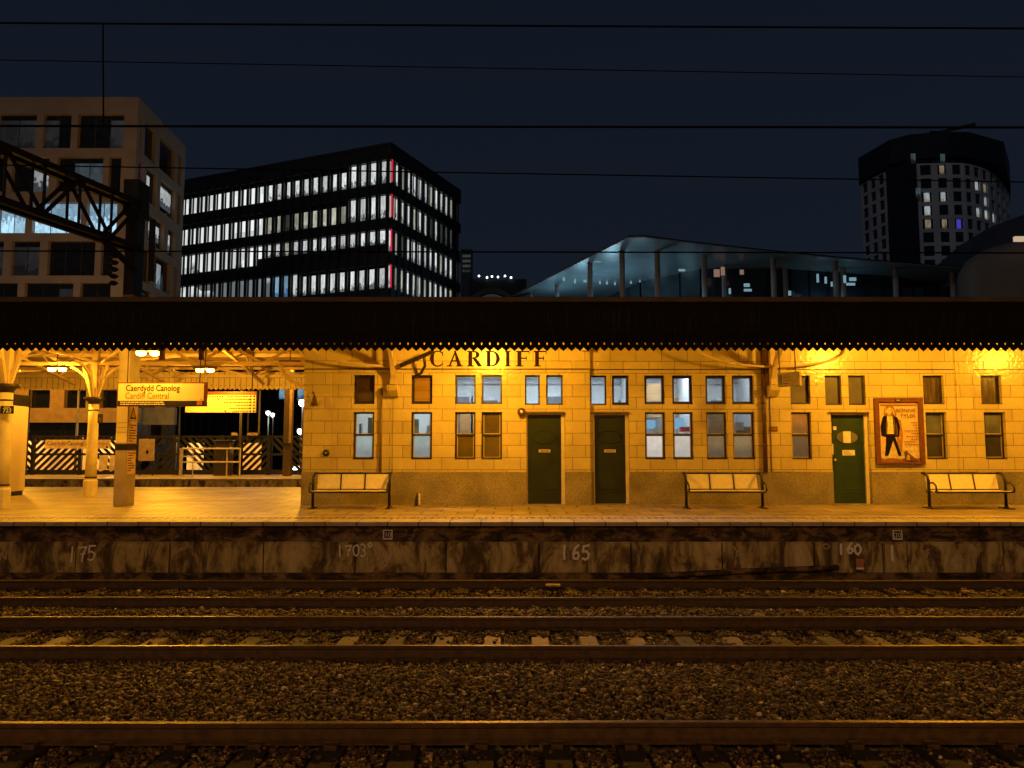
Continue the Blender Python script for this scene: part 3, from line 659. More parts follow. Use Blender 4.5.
for px, zz, ww, hh, dy, mi in ((371,2.75,.16,.5,.55,3),(360,2.6,.05,.5,.7,3),(414,2.75,.2,.42,.6,3),(429,2.66,.12,.3,.8,2),(650,2.85,.28,.22,1.1,0),(678,2.9,.3,.25,1.3,0),(688,2.72,.34,.12,.9,1),(660,2.7,.28,.14,.9,2),(738,2.8,.3,.2,1.,2)):
    x = X(px, YW)*(YW+dy)/YW; m.box(x-ww/2, x+ww/2, YW+dy, YW+dy+.2, zz-hh/2, zz+hh/2, mi)
m.build('shelf_goods', [emit('blue_screen', (.25,.55,.8), .9), mat('red_box', (.6,.05,.04), .5), mat('white_box', (.75,.75,.72), .6), mat('grey_box', (.22,.25,.25), .6)], st)

# corbels and pipes
corb = []
for px in (393, 773):
    y = yw(px); x = X(px, y-.15, 390); corb.append(x)
    m = MB(); m.prism([(x-.125,y-.34,Z(385,y-.3)),(x-.125,y+.01,Z(385,y-.3)),(x-.125,y+.01,Z(398,y)),(x-.125,y-.12,Z(397,y)),(x-.125,y-.30,Z(391,y))], (.25,0,0)); m.build('corbel', M['tile'], st, bevel=.012)
corb.append(15.2)
m = MB(); x = X(381, YW-.06); m.tube([(x,YW-.06,zp-.02),(x,YW-.06,Z(388,YW))], .03, 10)
m.build('drainpipe', M['hood'], st, smooth=True)
m = MB(); x = X(764.5, YB-.06); m.tube([(x,YB-.07,zp-.02),(x,YB-.07,4.6)], .05, 10)
for z in (2.3, 3.3): m.lathe((x,YB-.07,z), [(.062,0),(.062,.04)], 10)
m.build('drainpipe', M['brown'], st, smooth=True)

# CARDIFF in serif capitals, dark brown on the frieze
def serif_word(parent, y, pyt, pyb):
    m = MB(); dep = [0]
    def P(poly, x0, z0, W, H):
        dep[0] += 1; yy = y - .004 - .0006*(dep[0] % 9)
        m.prism([(x0+u*W, yy, z0+v*H) for u, v in poly], (0, .012, 0))
    def rect(a, b_, c, d, *k): P([(a,c),(b_,c),(b_,d),(a,d)], *k)
    def arc(cx, cz, rx, rz, t0, t1, thick, *k):
        N = 18
        for i in range(N):
            q = []
            ts = [t0+(t1-t0)*i/N, t0+(t1-t0)*(i+1)/N]
            for t in ts: q.append((cx+rx*math.cos(t), cz+rz*math.sin(t)))
            for t in ts[::-1]:
                th = thick(t); q.append((cx+(rx-th)*math.cos(t), cz+(rz-.085)*math.sin(t)))
            P(q, *k)
    for ch, a, c in (('C',430,443.8),('A',447,463),('R',467,482.5),('D',485.5,500.3),('I',505.3,510.2),('F',516,529.5),('F',533.8,546.6)):
        x0, x1 = X(a,y,358), X(c,y,358); z1, z0 = Z(pyt,y), Z(pyb,y); k = (x0, z0, x1-x0, z1-z0)
        if ch == 'I': rect(.16,.84,0,1,*k); rect(-.08,1.08,0,.07,*k); rect(-.08,1.08,.93,1,*k)
        if ch == 'F':
            rect(.10,.40,0,1,*k); rect(0,.54,0,.07,*k); rect(0,1,.91,1,*k); rect(.36,.8,.48,.57,*k)
            P([(.92,.94),(1,.94),(1,.72)],*k); rect(.74,.8,.40,.66,*k)
        if ch == 'A':
            P([(.10,0),(.21,0),(.54,.88),(.49,1)],*k); P([(.66,0),(.93,0),(.55,1),(.43,1)],*k); rect(.25,.72,.31,.40,*k); rect(0,.34,0,.07,*k); rect(.58,1,0,.07,*k)
        if ch in 'RD':
            rect(.09,.34,0,1,*k); rect(0,.45,0,.07,*k); rect(0,.45,.93,1,*k)
        if ch == 'D': arc(.38,.5,.6,.5,-math.pi/2,math.pi/2,lambda t: .08+.19*abs(math.cos(t)),*k); rect(.3,.4,0,.055,*k); rect(.3,.4,.945,1,*k)
        if ch == 'R':
            arc(.38,.75,.44,.25,-math.pi/2,math.pi/2,lambda t: .08+.17*abs(math.cos(t)),*k); rect(.3,.4,.5,.555,*k)
            P([(.36,.5),(.60,.52),(1.0,0),(.72,0)],*k); rect(.74,1,0,.05,*k)
        if ch == 'C':
            arc(.55,.5,.55,.52,R(48),R(312),lambda t: .08+.20*max(0,-math.cos(t)),*k); P([(.86,.7),(.94,.66),(.95,.95),(.88,.92)],*k); P([(.88,.12),(.97,.18),(.97,.28),(.9,.22)],*k)
    m.build('lettering', M['letters'], parent)
serif_word(st, YW, 350.8, 366.5)

# wall-mounted things
def put(mb, name, mt, lab, cat, **k): return tag(mb.build(name, mt, **k), lab, cat)
c = at(326, 453, YW-.06); t = thing('wall_bell', 'round dark alarm bell on the cream wall above the left bench', 'bell', (c.x, YW-.03, c.z-.1))
m = MB(); m.tube([(c.x,YW-.022,c.z),(c.x,YW-.05,c.z)], [.06,.06], 16); m.build('back_box', M['dark_frame'], t)
m = MB(); m.tube([(c.x,YW-.05,c.z),(c.x,YW-.08,c.z),(c.x,YW-.10,c.z)], [.085,.075,.03], 20); m.build('gong', M['dark_frame'], t, smooth=True)
m = MB(); m.tube([(c.x,YW-.101,c.z),(c.x,YW-.115,c.z)], [.02,.015], 10); m.build('stud', M['brass'], t)
c = at(521.5, 412, YW-.1); t = thing('door_lamp', 'small round brown fitting on the wall by the left green door', 'wall fitting', (c.x, YW-.05, c.z-.1))
m = MB(); m.tube([(c.x,YW-.001,c.z),(c.x,YW-.06,c.z)], [.05,.045], 14); m.build('mount', M['dark_frame'], t, smooth=True)
m = MB(); m.tube([(c.x,YW-.06,c.z),(c.x,YW-.1,c.z),(c.x,YW-.13,c.z)], [.09,.10,.07], 18); m.build('housing', M['brown'], t, smooth=True)
m = MB(); m.tube([(c.x,YW-.131,c.z),(c.x,YW-.14,c.z)], [.04,.03], 12); m.build('lens', M['brass'], t, smooth=True)
c = at(312.5, 399, YW-.1); t = thing('bulkhead_lamp', 'unlit dark bracket lamp high on the far left end of the cream wall', 'wall lamp', (c.x, YW-.05, c.z-.2))
m = MB(); m.tube([(c.x-.02,YW-.024,c.z+.16),(c.x+.02,YW-.12,c.z+.17),(c.x+.05,YW-.13,c.z+.08)], .015, 8); m.build('bracket', M['black_iron'], t)
m = MB(); m.lathe((c.x+.05,YW-.13,c.z-.16), [(.085,0),(.07,.12),(.03,.22),(.02,.26)], 12); m.build('shade', M['brown'], t, smooth=True)
c = at(774, 429, YB-.05); t = thing('wall_plaque', 'small reddish plaque on the cream wall beside the right drainpipe', 'plaque', (c.x, YB-.04, c.z-.07))
MB().box(c.x-.085, c.x+.085, YB-.05, YB-.036, c.z-.06, c.z+.06).build('plate', M['brown'], t, bevel=.004)
MB().box(c.x-.06, c.x+.06, YB-.054, YB-.0505, c.z-.035, c.z+.035).build('panel', mat('red_plaque', (.35,.10,.05), .5), t)
c = at(584, 350, YW-.1); t = thing('security_camera', 'small pale camera box under the canopy right of the carved letters', 'camera', (c.x, YW-.1, c.z))
MB().box(c.x-.11, c.x+.08, YW-.2, YW-.08, c.z-.02, c.z+.08).build('housing', M['cream_paint'], t, bevel=.01); m = MB(); m.bar((c.x,YW-.08,c.z+.03),(c.x,YW,c.z+.05),.03,.03); m.build('bracket', M['dark_frame'], t)
# cable tray and hanging conduit in front of the C
t = thing('conduit_run', 'dark hanging cable conduit crossing to the wall just left of the carved letters', 'conduit', (X(420,17.7), 17.7, 3.6))
m = MB(); m.bar(at(400,366,17.75), at(434,351,17.5), .05, .09); m.build('tray', M['dark_frame'], t)
m = MB(); m.tube([at(424,354,17.6), at(425,366,17.7), at(421,373,17.95), at(414,377,18.08)], .035, 8); m.build('pipe', M['dark_frame'], t, smooth=True)
c = at(417, 502, 17.85); t = thing('plastic_bottle', 'small dark bottle with pale bands standing at the foot of the granite plinth', 'bottle', (c.x, 17.85, PZ))
m = MB(); m.lathe((c.x,17.85,PZ), [(.055,0),(.058,.02),(.052,.12),(.035,.2),(.016,.25),(.016,.29)], 14); m.build('body', M['dark_frame'], t, smooth=True)
m = MB(); m.lathe((c.x+.055,17.83,PZ), [(.032,0),(.032,.09),(.02,.1),(.028,.12),(.028,.19),(.018,.2),(.025,.22),(.025,.28)], 10); m.build('pale_bands', M['brass'], t, smooth=True)

# poster case
y = YB; x0, x1, z1, z0 = X(874,y), X(922.5,y), Z(398,y), Z(464.5,y)
t = thing('poster_case', 'brown framed concert poster of a blonde figure in black jacket beside the right green door', 'poster', ((x0+x1)/2, y-.05, z0))
m = MB(); fw = .11
m.box(x0, x0+fw, y-.09, y-.001, z0, z1); m.box(x1-fw, x1, y-.09, y-.001, z0, z1); m.box(x0+fw, x1-fw, y-.09, y-.001, z1-fw, z1); m.box(x0+fw, x1-fw, y-.09, y-.001, z0, z0+.06)
m.build('frame', mat('varnished_frame', (.16,.055,.02), .35, 0, .3, 4, 0, 40, .5, (1,1,6)), t, bevel=.012)
px0, px1, pz0, pz1 = x0+fw+.003, x1-fw-.003, z0+.063, z1-fw-.003; W, H = px1-px0, pz1-pz0
MB().box(px0, px1, y-.03, y-.002, pz0, pz1).build('sheet', mat('poster_paper', (.74,.50,.26), .5, 0, .12, 2), t)
lay = [y-.032]
def pp(name, pts, c, r_=.6):
    lay[0] -= .0012
    k = MB(); k.poly([(px0+u*W, lay[0], pz0+v*H) for u, v in pts]); k.build(name, mat('print_'+name, c, .9, 0, .25, 14, 0, 40, .04), t)
def ell(cx, cz, rx, rz, n=18): return [(cx+rx*math.cos(6.283*i/n), cz+rz*math.sin(6.283*i/n)) for i in range(n)]
pp('printed_floor', [(0,0),(1,0),(1,.27),(0,.27)], (.68,.52,.30)); pp('printed_band', [(0,0),(1,0),(1,.06),(0,.06)], (.30,.14,.06))
pp('printed_shadow', [(.42,.75),(.56,.70),(.60,.45),(.56,.2),(.5,.05),(.46,.05)], (.40,.20,.07))
pp('printed_jacket', [(.10,.76),(.20,.80),(.36,.80),(.47,.75),(.53,.60),(.50,.42),(.43,.42),(.14,.42),(.04,.44),(.03,.6)], (.014,.010,.012))
pp('printed_shirt', [(.20,.78),(.34,.78),(.36,.6),(.36,.46),(.17,.46),(.18,.62)], (.78,.62,.32))
pp('printed_leg', [(.17,.47),(.36,.47),(.34,.36),(.20,.10),(.11,.10),(.15,.3)], (.012,.010,.012)); pp('printed_leg', [(.26,.47),(.37,.47),(.45,.3),(.54,.10),(.46,.10),(.35,.34)], (.012,.010,.012))
pp('printed_boot', [(.11,.10),(.20,.10),(.19,.05),(.08,.045)], (.6,.42,.2)); pp('printed_boot', [(.46,.10),(.54,.10),(.56,.04),(.45,.045)], (.6,.42,.2))
pp('printed_lapel', [(.20,.79),(.17,.62),(.16,.46),(.19,.46),(.215,.62)], (.16,.10,.05)); pp('printed_lapel', [(.345,.79),(.375,.62),(.365,.46),(.395,.45),(.41,.62),(.37,.76)], (.16,.10,.05))
pp('printed_sleeve_gap', [(.425,.68),(.44,.55),(.435,.44),(.445,.44),(.452,.56)], (.45,.25,.1))
pp('printed_hand', ell(.50,.41,.025,.02,10), (.6,.36,.16))
pp('printed_hair', [(.12,.80),(.13,.86),(.15,.915),(.21,.955),(.29,.96),(.37,.93),(.42,.87),(.45,.79),(.41,.76),(.36,.785),(.30,.80),(.22,.79),(.17,.775)], (.30,.15,.04))
pp('printed_hair_light', [(.33,.92),(.38,.88),(.41,.80),(.38,.785),(.355,.84)], (.62,.38,.12))
pp('printed_hair_light', [(.15,.90),(.18,.93),(.185,.86),(.16,.80),(.145,.84)], (.55,.32,.10))
pp('printed_face', ell(.262,.865,.076,.064), (.78,.55,.30)); pp('printed_neck', [(.22,.82),(.3,.82),(.31,.77),(.22,.77)], (.55,.34,.15))
pp('printed_fringe', [(.17,.88),(.22,.935),(.33,.925),(.345,.88),(.30,.912),(.24,.915),(.2,.885)], (.34,.17,.04))
pp('printed_cheek', [(.31,.90),(.338,.87),(.32,.82),(.28,.80),(.305,.85)], (.55,.34,.15))
for ex in (.235, .29): pp('printed_eye', ell(ex,.872,.015,.008,8), (.12,.06,.03))
pp('printed_mouth', ell(.257,.832,.018,.006,8), (.35,.10,.05))
pp('printed_dog', [(.62,.02),(.60,.14),(.58,.19),(.62,.17),(.66,.2),(.69,.16),(.78,.11),(.90,.05),(.96,.02)], (.14,.08,.05)); pp('printed_dog_chest', [(.64,.03),(.68,.13),(.74,.1),(.73,.03)], (.5,.32,.14))
pp('printed_rule', [(.03,.955),(.97,.955),(.97,.972),(.03,.972)], (.42,.17,.05))
INKP = mat('poster_ink', (.10,.035,.01), .9, 0, .2, 6, 0, 40, .04)
text('BONNIE', H*.092, (px0+W*.43, lay[0]-.003, pz0+H*.835), INKP, t, 'poster_lettering', xs=.98); text('TYLER', H*.092, (px0+W*.53, lay[0]-.003, pz0+H*.745), INKP, t, 'poster_lettering', xs=1.0)
for i, (a, b_, v) in enumerate(((.8,.97,.655),(.84,.97,.61),(.9,.97,.565),(.62,.97,.515),(.8,.97,.47),(.66,.97,.42),(.78,.97,.375),(.6,.9,.33),(.62,.97,.285))):
    k = MB(); x = a
    while x < b_:
        wd = rnd.uniform(.02,.06); k.poly([(px0+x*W,lay[0]-.003,pz0+v*H),(px0+min(b_,x+wd)*W,lay[0]-.003,pz0+v*H),(px0+min(b_,x+wd)*W,lay[0]-.003,pz0+v*H+.018),(px0+x*W,lay[0]-.003,pz0+v*H+.018)]); x += wd+.015
    k.build('print_line', INKP, t)
MB().box((x0+x1)/2-.1, (x0+x1)/2+.06, y-.096, y-.0905, z1-.085, z1-.035).build('name_tab', M['sign_black'], t)
MB().box((x0+x1)/2-.06, (x0+x1)/2+.02, y-.0995, y-.0965, z1-.067, z1-.052).build('tab_mark', M['paper'], t)

# ------------------------------------------------------------------ benches
def make_bench(label):
    t = thing('bench', label, 'bench', (0,0,0), 'metal benches along the wall')
    L = .83
    for i in range(3):
        a, c = -L+.03+i*(2*L-.04)/3, -L+.03+(i+1)*(2*L-.04)/3-.02
        m = MB(); m.prism([(a,.20,.425),(a,.235,.425),(a,.31,.745),(a,.28,.75)], (c-a,0,0)); m.build('backrest', M['seat'], t, bevel=.008)
        m = MB(); m.prism([(a,-.26,.375),(a,-.24,.405),(a,.0,.39),(a,.19,.395),(a,.19,.375),(a,0,.365)], (c-a,0,0)); m.build('seat', M['seat'], t, bevel=.006)
    m = MB(); m.tube([(-L,.29,.765),(L,.29,.765)], .018, 8); m.tube([(-L-.02,-.25,.375),(L+.02,-.25,.375)], .02, 8); m.tube([(-L,.2,.37),(L,.2,.37)], .022, 8)
    for i in (1, 2): x = -L+.02+i*(2*L-.04)/3; m.tube([(x,.27,.755),(x,.19,.41)], .014, 6)
    m.build('frame', M['black_iron'], t, smooth=True)
    for sx in (-1, 1):
        x = sx*(L+.02); m = MB(); m.tube([(x,.05,.012),(x,.05,.62),(x,.09,.71),(x,.18,.765),(x,.29,.775)], .033, 10); m.build('leg', M['black_iron'], t, smooth=True)
        m = MB(); m.prism([(x-.05,-.18,.002),(x+.05,-.18,.002),(x+.05,.26,.002),(x-.05,.26,.002)], (0,0,.016)); m.lathe((x,.05,.018), [(.06,0),(.04,.04)], 10); m.build('foot', M['black_iron'], t)
        m = MB(); m.tube([(x,.05,.56),(x+.0,-.12,.58),(x,-.24,.52),(x,-.265,.42),(x,-.22,.38)], .02, 8); m.build('armrest', M['black_iron'], t, smooth=True)
    return t
bl = ['three seat metal bench below the leftmost windows beside the platform gap', 'three seat metal bench below the middle windows by the right drainpipe', 'three seat metal bench at the right end past the poster']
bxs = [(X(350.5,17.0,500), 17.0), (X(725,17.05,500), 17.05), (X(969,16.95,500), 16.95)]
b0 = make_bench(bl[0]); 
for i, (x, y) in enumerate(bxs):
    if i == 0: b0.location = (x, y, PZ+.001); b0['label'] = bl[0]
    else: dup(b0, (x, y, PZ+.001), bl[i])

# ------------------------------------------------------------------ canopy
ZB, ZTP, CX0, CX1 = 4.045, 5.05, -28., 22.
cp = thing('platform_canopy', 'long dark platform canopy with pointed valance and cream lattice steelwork', 'canopy', (0, 20, PZ))
def valance(m, y, zb, zt, pitch, x0, x1, tooth=.055, hr=.017, hz=.115):
    x = x0
    while x < x1:
        a, c, mid = x, x+pitch, x+pitch/2; hc = zb+hz
        o8 = [(mid+hr*math.cos(R(22.5+45*k)), hc+hr*math.sin(R(22.5+45*k))) for k in range(8)]
        r8 = [o8[k] for k in (6,7,0,1)]; l8 = [o8[k] for k in (2,3,4,5)]
        q = lambda pts: m.poly([(u, y, v) for u, v in pts])
        q([(a,hc+.03),(c,hc+.03),(c,zt),(a,zt)])
        q([(mid,hc-.03),(c,hc-.03),(c,hc+.03),(mid,hc+.03),(o8[1][0],o8[1][1]),r8[2],r8[1],(o8[6][0],o8[6][1])])
        q([(mid,hc+.03),(a,hc+.03),(a,hc-.03),(mid,hc-.03),l8[3],l8[2],l8[1],l8[0]])
        q([(a,zb+tooth),(mid,zb),(c,zb+tooth),(c,hc-.03),(a,hc-.03)])
        x += pitch
m = MB(); valance(m, 14.0, ZB, 4.52, .152, CX0, CX1, .070, .017, .140)
v = m.build('valance', M['canopy_black'], cp); sm = v.modifiers.new('thick', 'SOLIDIFY'); sm.thickness = .024
m = MB(); m.box(CX0, CX1, 13.985, 14.05, 4.50, 4.86); m.box(CX0, CX1, 13.97, 14.05, 4.862, 4.95); m.build('fascia', M['canopy_black'], cp)
m = MB(); m.box(CX0, CX1, 13.9, 14.08, 4.952, ZTP); m.build('gutter', M['flashing'], cp, bevel=.02)
YREAR, ZRB = 26.0, Z(390, 26.0)
m = MB(); valance(m, YREAR, ZRB, ZRB+.62, .16, CX0, CX1, .06, .018, .16); v = m.build('valance', M['valance_in'], cp, label='cream rear valance'); sm = v.modifiers.new('thick', 'SOLIDIFY'); sm.thickness = .024
rz = lambda y: 4.97 + (.85*(y-14.0)/6.0 if y < 20 else .85*(26.05-y)/6.05)
m = MB(); m.prism([(CX0,14.0,4.97),(CX0,20,5.82),(CX0,26.06,4.97),(CX0,26.06,5.03),(CX0,20,5.90),(CX0,14.0,5.045)], (CX1-CX0,0,0)); m.build('roof', M['roof_under'], cp)
m = MB()
for y in (14.9,15.9,16.9,18.0,19.0,21,22,23,24,25): 
    m.box(CX0, CX1 if y < 18 else XE-.02, y-.04, y+.04, rz(y)-.13, rz(y)-.012)
m.build('purlins', M['canopy_cream'], cp)
def truss_x(y, z0, z1, x0, x1, pitch=.95, a=.05):
    m = MB(); m.box(x0, x1, y-.06, y+.06, z0, z0+.09); m.box(x0, x1, y-.06, y+.06, z1-.08, z1)
    x, up = x0, True
    while x + pitch <= x1:
        m.bar((x, y+(.02 if up else -.02), z0+.06 if up else z1-.05), (x+pitch, y+(.02 if up else -.02), z1-.05 if up else z0+.06), .02, .075, up=(0,1,0)) if False else m.bar((x, y+(.02 if up else -.02), z0+.06 if up else z1-.05), (x+pitch, y+(.02 if up else -.02), z1-.05 if up else z0+.06), .03, .075)
        x += pitch; up = not up
    m.build('lattice_girder', M['canopy_cream'], cp)
truss_x(17.0, 4.55, 5.12, CX0, XE-.02); truss_x(21.5, 4.60, 5.22, CX0, XE-.02); truss_x(25.75, 4.64, 4.99, CX0, CX1)
def truss_y(x, y0, y1):
    m = MB(); N = 12
    for i in range(N):
        a, c = y0+(y1-y0)*i/N, y0+(y1-y0)*(i+1)/N
        zb_ = lambda y: rz(y)-.62+.22*math.sin(math.pi*(y-y0)/(y1-y0))
        m.bar((x,a,zb_(a)), (x,c,zb_(c)), .10, .07); m.bar((x,a,rz(a)-.07), (x,c,rz(c)-.07), .10, .09)
        if i % 2: m.bar((x,a,zb_(a)), (x,c,rz(c)-.07), .05, .05)
        else: m.bar((x,a,rz(a)-.07), (x,c,zb_(c)), .05, .05)
    m.build('cross_girder', M['canopy_cream'], cp)
for x in (-26.0, -23.0, -20.8, -17.8, -14.8, -11.7, -8.4, -6.2): truss_y(x, 14.3, 25.6)
# braces running obliquely, as seen between the girders
for x in (-20.8, -11.7):
    for y in (17.0, 21.5):
        m = MB()
        for sx, sy in ((2.4,2.2),(-2.4,2.2),(2.4,-2.2),(-2.4,-2.2)):
            m.bar((x,y,4.66), (x+sx,y+sy,min(5.3, rz(y+sy)-.08)), .05, .06)
        m.build('oblique_brace', M['canopy_cream'], cp)
# curved ribs from the wall corbels out to the canopy edge
for x in corb:
    y = YW-.16 if x < 0 else YB-.16; m = MB(); N = 14
    pts = []
    for i in range(N+1):
        t_ = R(90)*i/N; pts.append((x, y-3.0*(1-math.cos(t_)), Z(385,18)+.02+1.30*math.sin(t_)))
    for a, c in zip(pts, pts[1:]): m.bar(a, c, .09, .10)
    m.bar((x,y,Z(385,18)+.01), (x,y,5.1), .13, .13); m.bar((x,y,4.72), (x,14.2,4.80), .10, .12)
    for i in (4, 7, 10): m.bar(pts[i], (x, pts[i][1], 4.74), .05, .05)
    for s_ in ((-1,) if x < 0 else (-1, 1)):   # lateral arched stays above the corbel
        q = [(x+s_*1.9*math.sin(R(90)*i/8), y-.05-.25*i/8, 4.18+.50*(1-math.cos(R(90)*i/8))) for i in range(9)]
        for a, c in zip(q, q[1:]): m.bar(a, c, .045, .05)
    m.build('wall_bracket', M['canopy_cream'], cp)
m = MB(); q = [(XE-.02-1.6*math.sin(R(90)*i/9), 21.45, 3.85+.80*(1-math.cos(R(90)*(i/9)))) for i in range(10)]
for a, c in zip(q, q[1:]): m.bar(a, c, .08, .10)
m.build('wall_bracket', M['canopy_cream'], cp)
# dark hanging rods and drop posts under the front edge
for px in (162, 201.5): MB().bar(at(px,340,16.2), at(px,360,16.2), .09, .09).build('drop_post', M['brown'], cp)

# columns
def column(x, y, label):
    t = thing('canopy_column', label, 'column', (x,y,PZ), 'cast iron canopy columns')
    zc = 3.66
    m = MB(); m.lathe((x,y,PZ), [(.19,0),(.19,.42),(.165,.46),(.165,.47)], 8); m.build('base', M['cream_paint'], t, bevel=.01)
    m = MB(); m.lathe((x,y,PZ+.46), [(.150,0),(.145,.8),(.135,1.6),(.130,zc-.16-PZ-.46)], 20); m.build('shaft', M['cream_paint'], t, smooth=True)
    m = MB(); m.lathe((x,y,PZ+.50), [(.158,0),(.158,.035)], 20); m.lathe((x,y,zc-.36), [(.142,0),(.142,.035)], 20); m.build('bands', M['dark_frame'], t)
    m = MB(); m.lathe((x,y,zc-.17), [(.135,0),(.15,.05),(.20,.10),(.27,.145),(.27,.19)], 16); m.build('capital', M['dark_frame'], t, smooth=False)
    m = MB(); m.bar((x,y,zc), (x,y,5.2), .15, .15)
    for dx, dy in ((1,0),(-1,0),(0,1),(0,-1)):
        q = [(x+dx*(.07+1.0*(1-math.cos(R(90)*i/9))), y+dy*(.07+1.0*(1-math.cos(R(90)*i/9))), zc+.03+.93*math.sin(R(90)*i/9)) for i in range(10)]
        for a, c in zip(q, q[1:]): m.bar(a, c, .05, .06)
        m.bar((x+dx*.07,y+dy*.07,zc+.05), (x+dx*.34,y+dy*.34,4.6), .07, .09)
    m.build('spread_brackets', M['canopy_cream'], t)
column(X(4.5,17.0), 17.0, 'cream iron column at the left edge carrying the small number 723 plate')
column(X(91.5,21.5,460), 21.5, 'cream iron column standing farther back, left of the square mast')
column(-20.7, 17.0, 'cream iron column outside the left of the picture near the platform edge'); column(-20.9, 21.5, 'cream iron column outside the left of the picture farther back')

# lamps under the canopy
def lamp(x, y, z, label, P, lit=True):
    t = thing('canopy_lamp', label, 'lamp', (x,y,z), 'sodium lamps under the canopy')
    m = MB(); m.box(x-.30, x+.30, y-.13, y+.13, z+.05, z+.13); m.build('housing', M['brown'], t, bevel=.02)
    for dx in (-.15, .15):
        m = MB(); m.lathe((x+dx,y,z), [(.04,-.04),(.09,-.02),(.105,.02),(.10,.05)], 14); m.build('diffuser', M['sodium'] if lit else M['glass_amber'], t, smooth=True)
    m = MB(); m.tube([(x,y,z+.13),(x,y,rz(y)-.05)], .015, 6); m.build('stem', M['brown'], t)
    if lit: point((x,y,z-.12), P, parent=t, r=.10)
    return t
lamp(-.55, 15.5, 4.78, 'lit lamp under the canopy above the carved letters', 640)
lamp(8.6, 15.5, 4.78, 'lit lamp under the canopy between the right drainpipe and right green door', 540)
lamp(13.35, 15.5, 4.78, 'lit lamp under the canopy above the right hand bench', 450)
lamp(X(148,16.4,354), 16.4, Z(354,16.4), 'lit lamp hanging just above the long station name sign', 90)
lamp(X(57,21.2,370), 21.2, Z(370,21.2), 'lit lamp hanging between the two left columns', 330)
lamp(X(205,21.4,371), 21.4, Z(371,21.4), 'lit lamp hanging right of the station name sign, farther back', 420)
lamp(-9.6, 15.7, 4.5, 'lit lamp behind the canopy front edge left of the square mast', 190)
lamp(-14.2, 16.1, 4.5, 'lit lamp under the canopy beyond the left edge of the picture', 260)
t = lamp(X(290,22,365), 22.0, Z(365,22.0), 'unlit pale lamp under the canopy beside the end of the building', 0, False)

# small finger sign hanging by the right bracket, edge on to the tracks
c0, c1 = at(776.5, 374, 17.4), at(800, 370, 16.6)
t = thing('hanging_sign', 'small tilted sign hanging from the canopy by the right wall bracket', 'sign', ((c0.x+c1.x)/2, 17, c0.z-.3))
a0, a1 = Vector((c0.x, 17.35, 0)), Vector((X(799.5,16.9,375), 16.9, 0)); zt = Z(373, 17.3); zb = zt-.32
d = (a1-a0).normalized(); nrm = Vector((d.y, -d.x, 0)); nrm = nrm if nrm.y < 0 else -nrm
m = MB(); m.prism([(a0.x,a0.y,zb),(a1.x,a1.y,zb),(a1.x,a1.y,zt),(a0.x,a0.y,zt)], nrm*-.09); m.build('panel', mat('dull_sign', (.30,.22,.15), .5), t, bevel=.008)
m = MB(); p0 = a0+d*.03+nrm*.004; p1 = a0+d*.12+nrm*.004; m.poly([(p0.x,p0.y,zb+.04),(p1.x,p1.y,zb+.04),(p1.x,p1.y,zt-.05),(p0.x,p0.y,zt-.05)]); m.build('pictogram', M['sign_black'], t)
m = MB()
for i, (u0, u1, vz) in enumerate(((.15,.26,.20),(.27,.33,.20),(.15,.22,.13),(.24,.36,.13),(.15,.30,.06))):
    p0 = a0+d*u0+nrm*.004; p1 = a0+d*u1+nrm*.004; m.poly([(p0.x,p0.y,zb+vz),(p1.x,p1.y,zb+vz),(p1.x,p1.y,zb+vz+.02),(p0.x,p0.y,zb+vz+.02)])
m.build('print_lines', M['ink_brown'], t)
for u in (.08, d.dot(a1-a0)-.08): p = a0+d*u; MB().tube([(p.x,p.y+.03,zt),(p.x-.02,p.y+.03,4.75)], .014, 6).build('hanger', M['dark_frame'], t)

# station name sign
y = 17.15; x0, x1 = X(118.5,y,390), X(205,y,390); z1, zmid, z0 = Z(383.5,y), Z(400.8,y), Z(405.5,y)
t = thing('station_sign', 'long hanging station name sign in Welsh and English in front of the square mast', 'sign', ((x0+x1)/2, y, z0))
MB().box(x0-.03, x1+.03, y+.002, y+.09, z0-.02, z1+.03).build('frame', M['sign_red'], t, bevel=.008)
MB().box(x0, x1-.02, y-.012, y, zmid, z1).build('face', M['sign_white'], t)
MB().box(x0, x1-.02, y-.012, y, z0, zmid-.002).build('lower_strip', M['sign_black'], t)
hh = z1-zmid
text('Caerdydd Canolog', .20, (x0+.17, y-.016, zmid+hh*.56), M['ink'], t, 'lettering', bold=.003, xs=.80)
text('Cardiff Central', .20, (x0+.16, y-.016, zmid+hh*.12), M['ink_brown'], t, 'lettering', bold=.001, xs=.82)
m = MB()
for row, (xx, e) in enumerate(((.06,.98),(.06,1.06))):
    xq = x0+xx
    while xq < x0+e:
        wd = rnd.uniform(.03,.09); zz = zmid-.045-row*.045; m.box(xq, xq+wd, y-.0155, y-.0125, zz, zz+.022); xq += wd+.014
m.build('small_print', M['sign_white'], t)
MB().box(x1-.17, x1-.05, y-.0155, y-.0125, z0+.01, zmid-.012).build('emblem', mat('sign_orange', (.55,.14,.04), .5), t)
MB().box(x1-.09, x1-.07, y-.0155, y-.0125, zmid+.03, zmid+.045).build('mark', M['ink_brown'], t)
for px in (126.5, 199): MB().tube([(X(px,y,380),y+.045,z1+.03),(X(px,y,380),y+.045,rz(y)-.05)], .014, 6).build('hanger', M['dark_frame'], t)

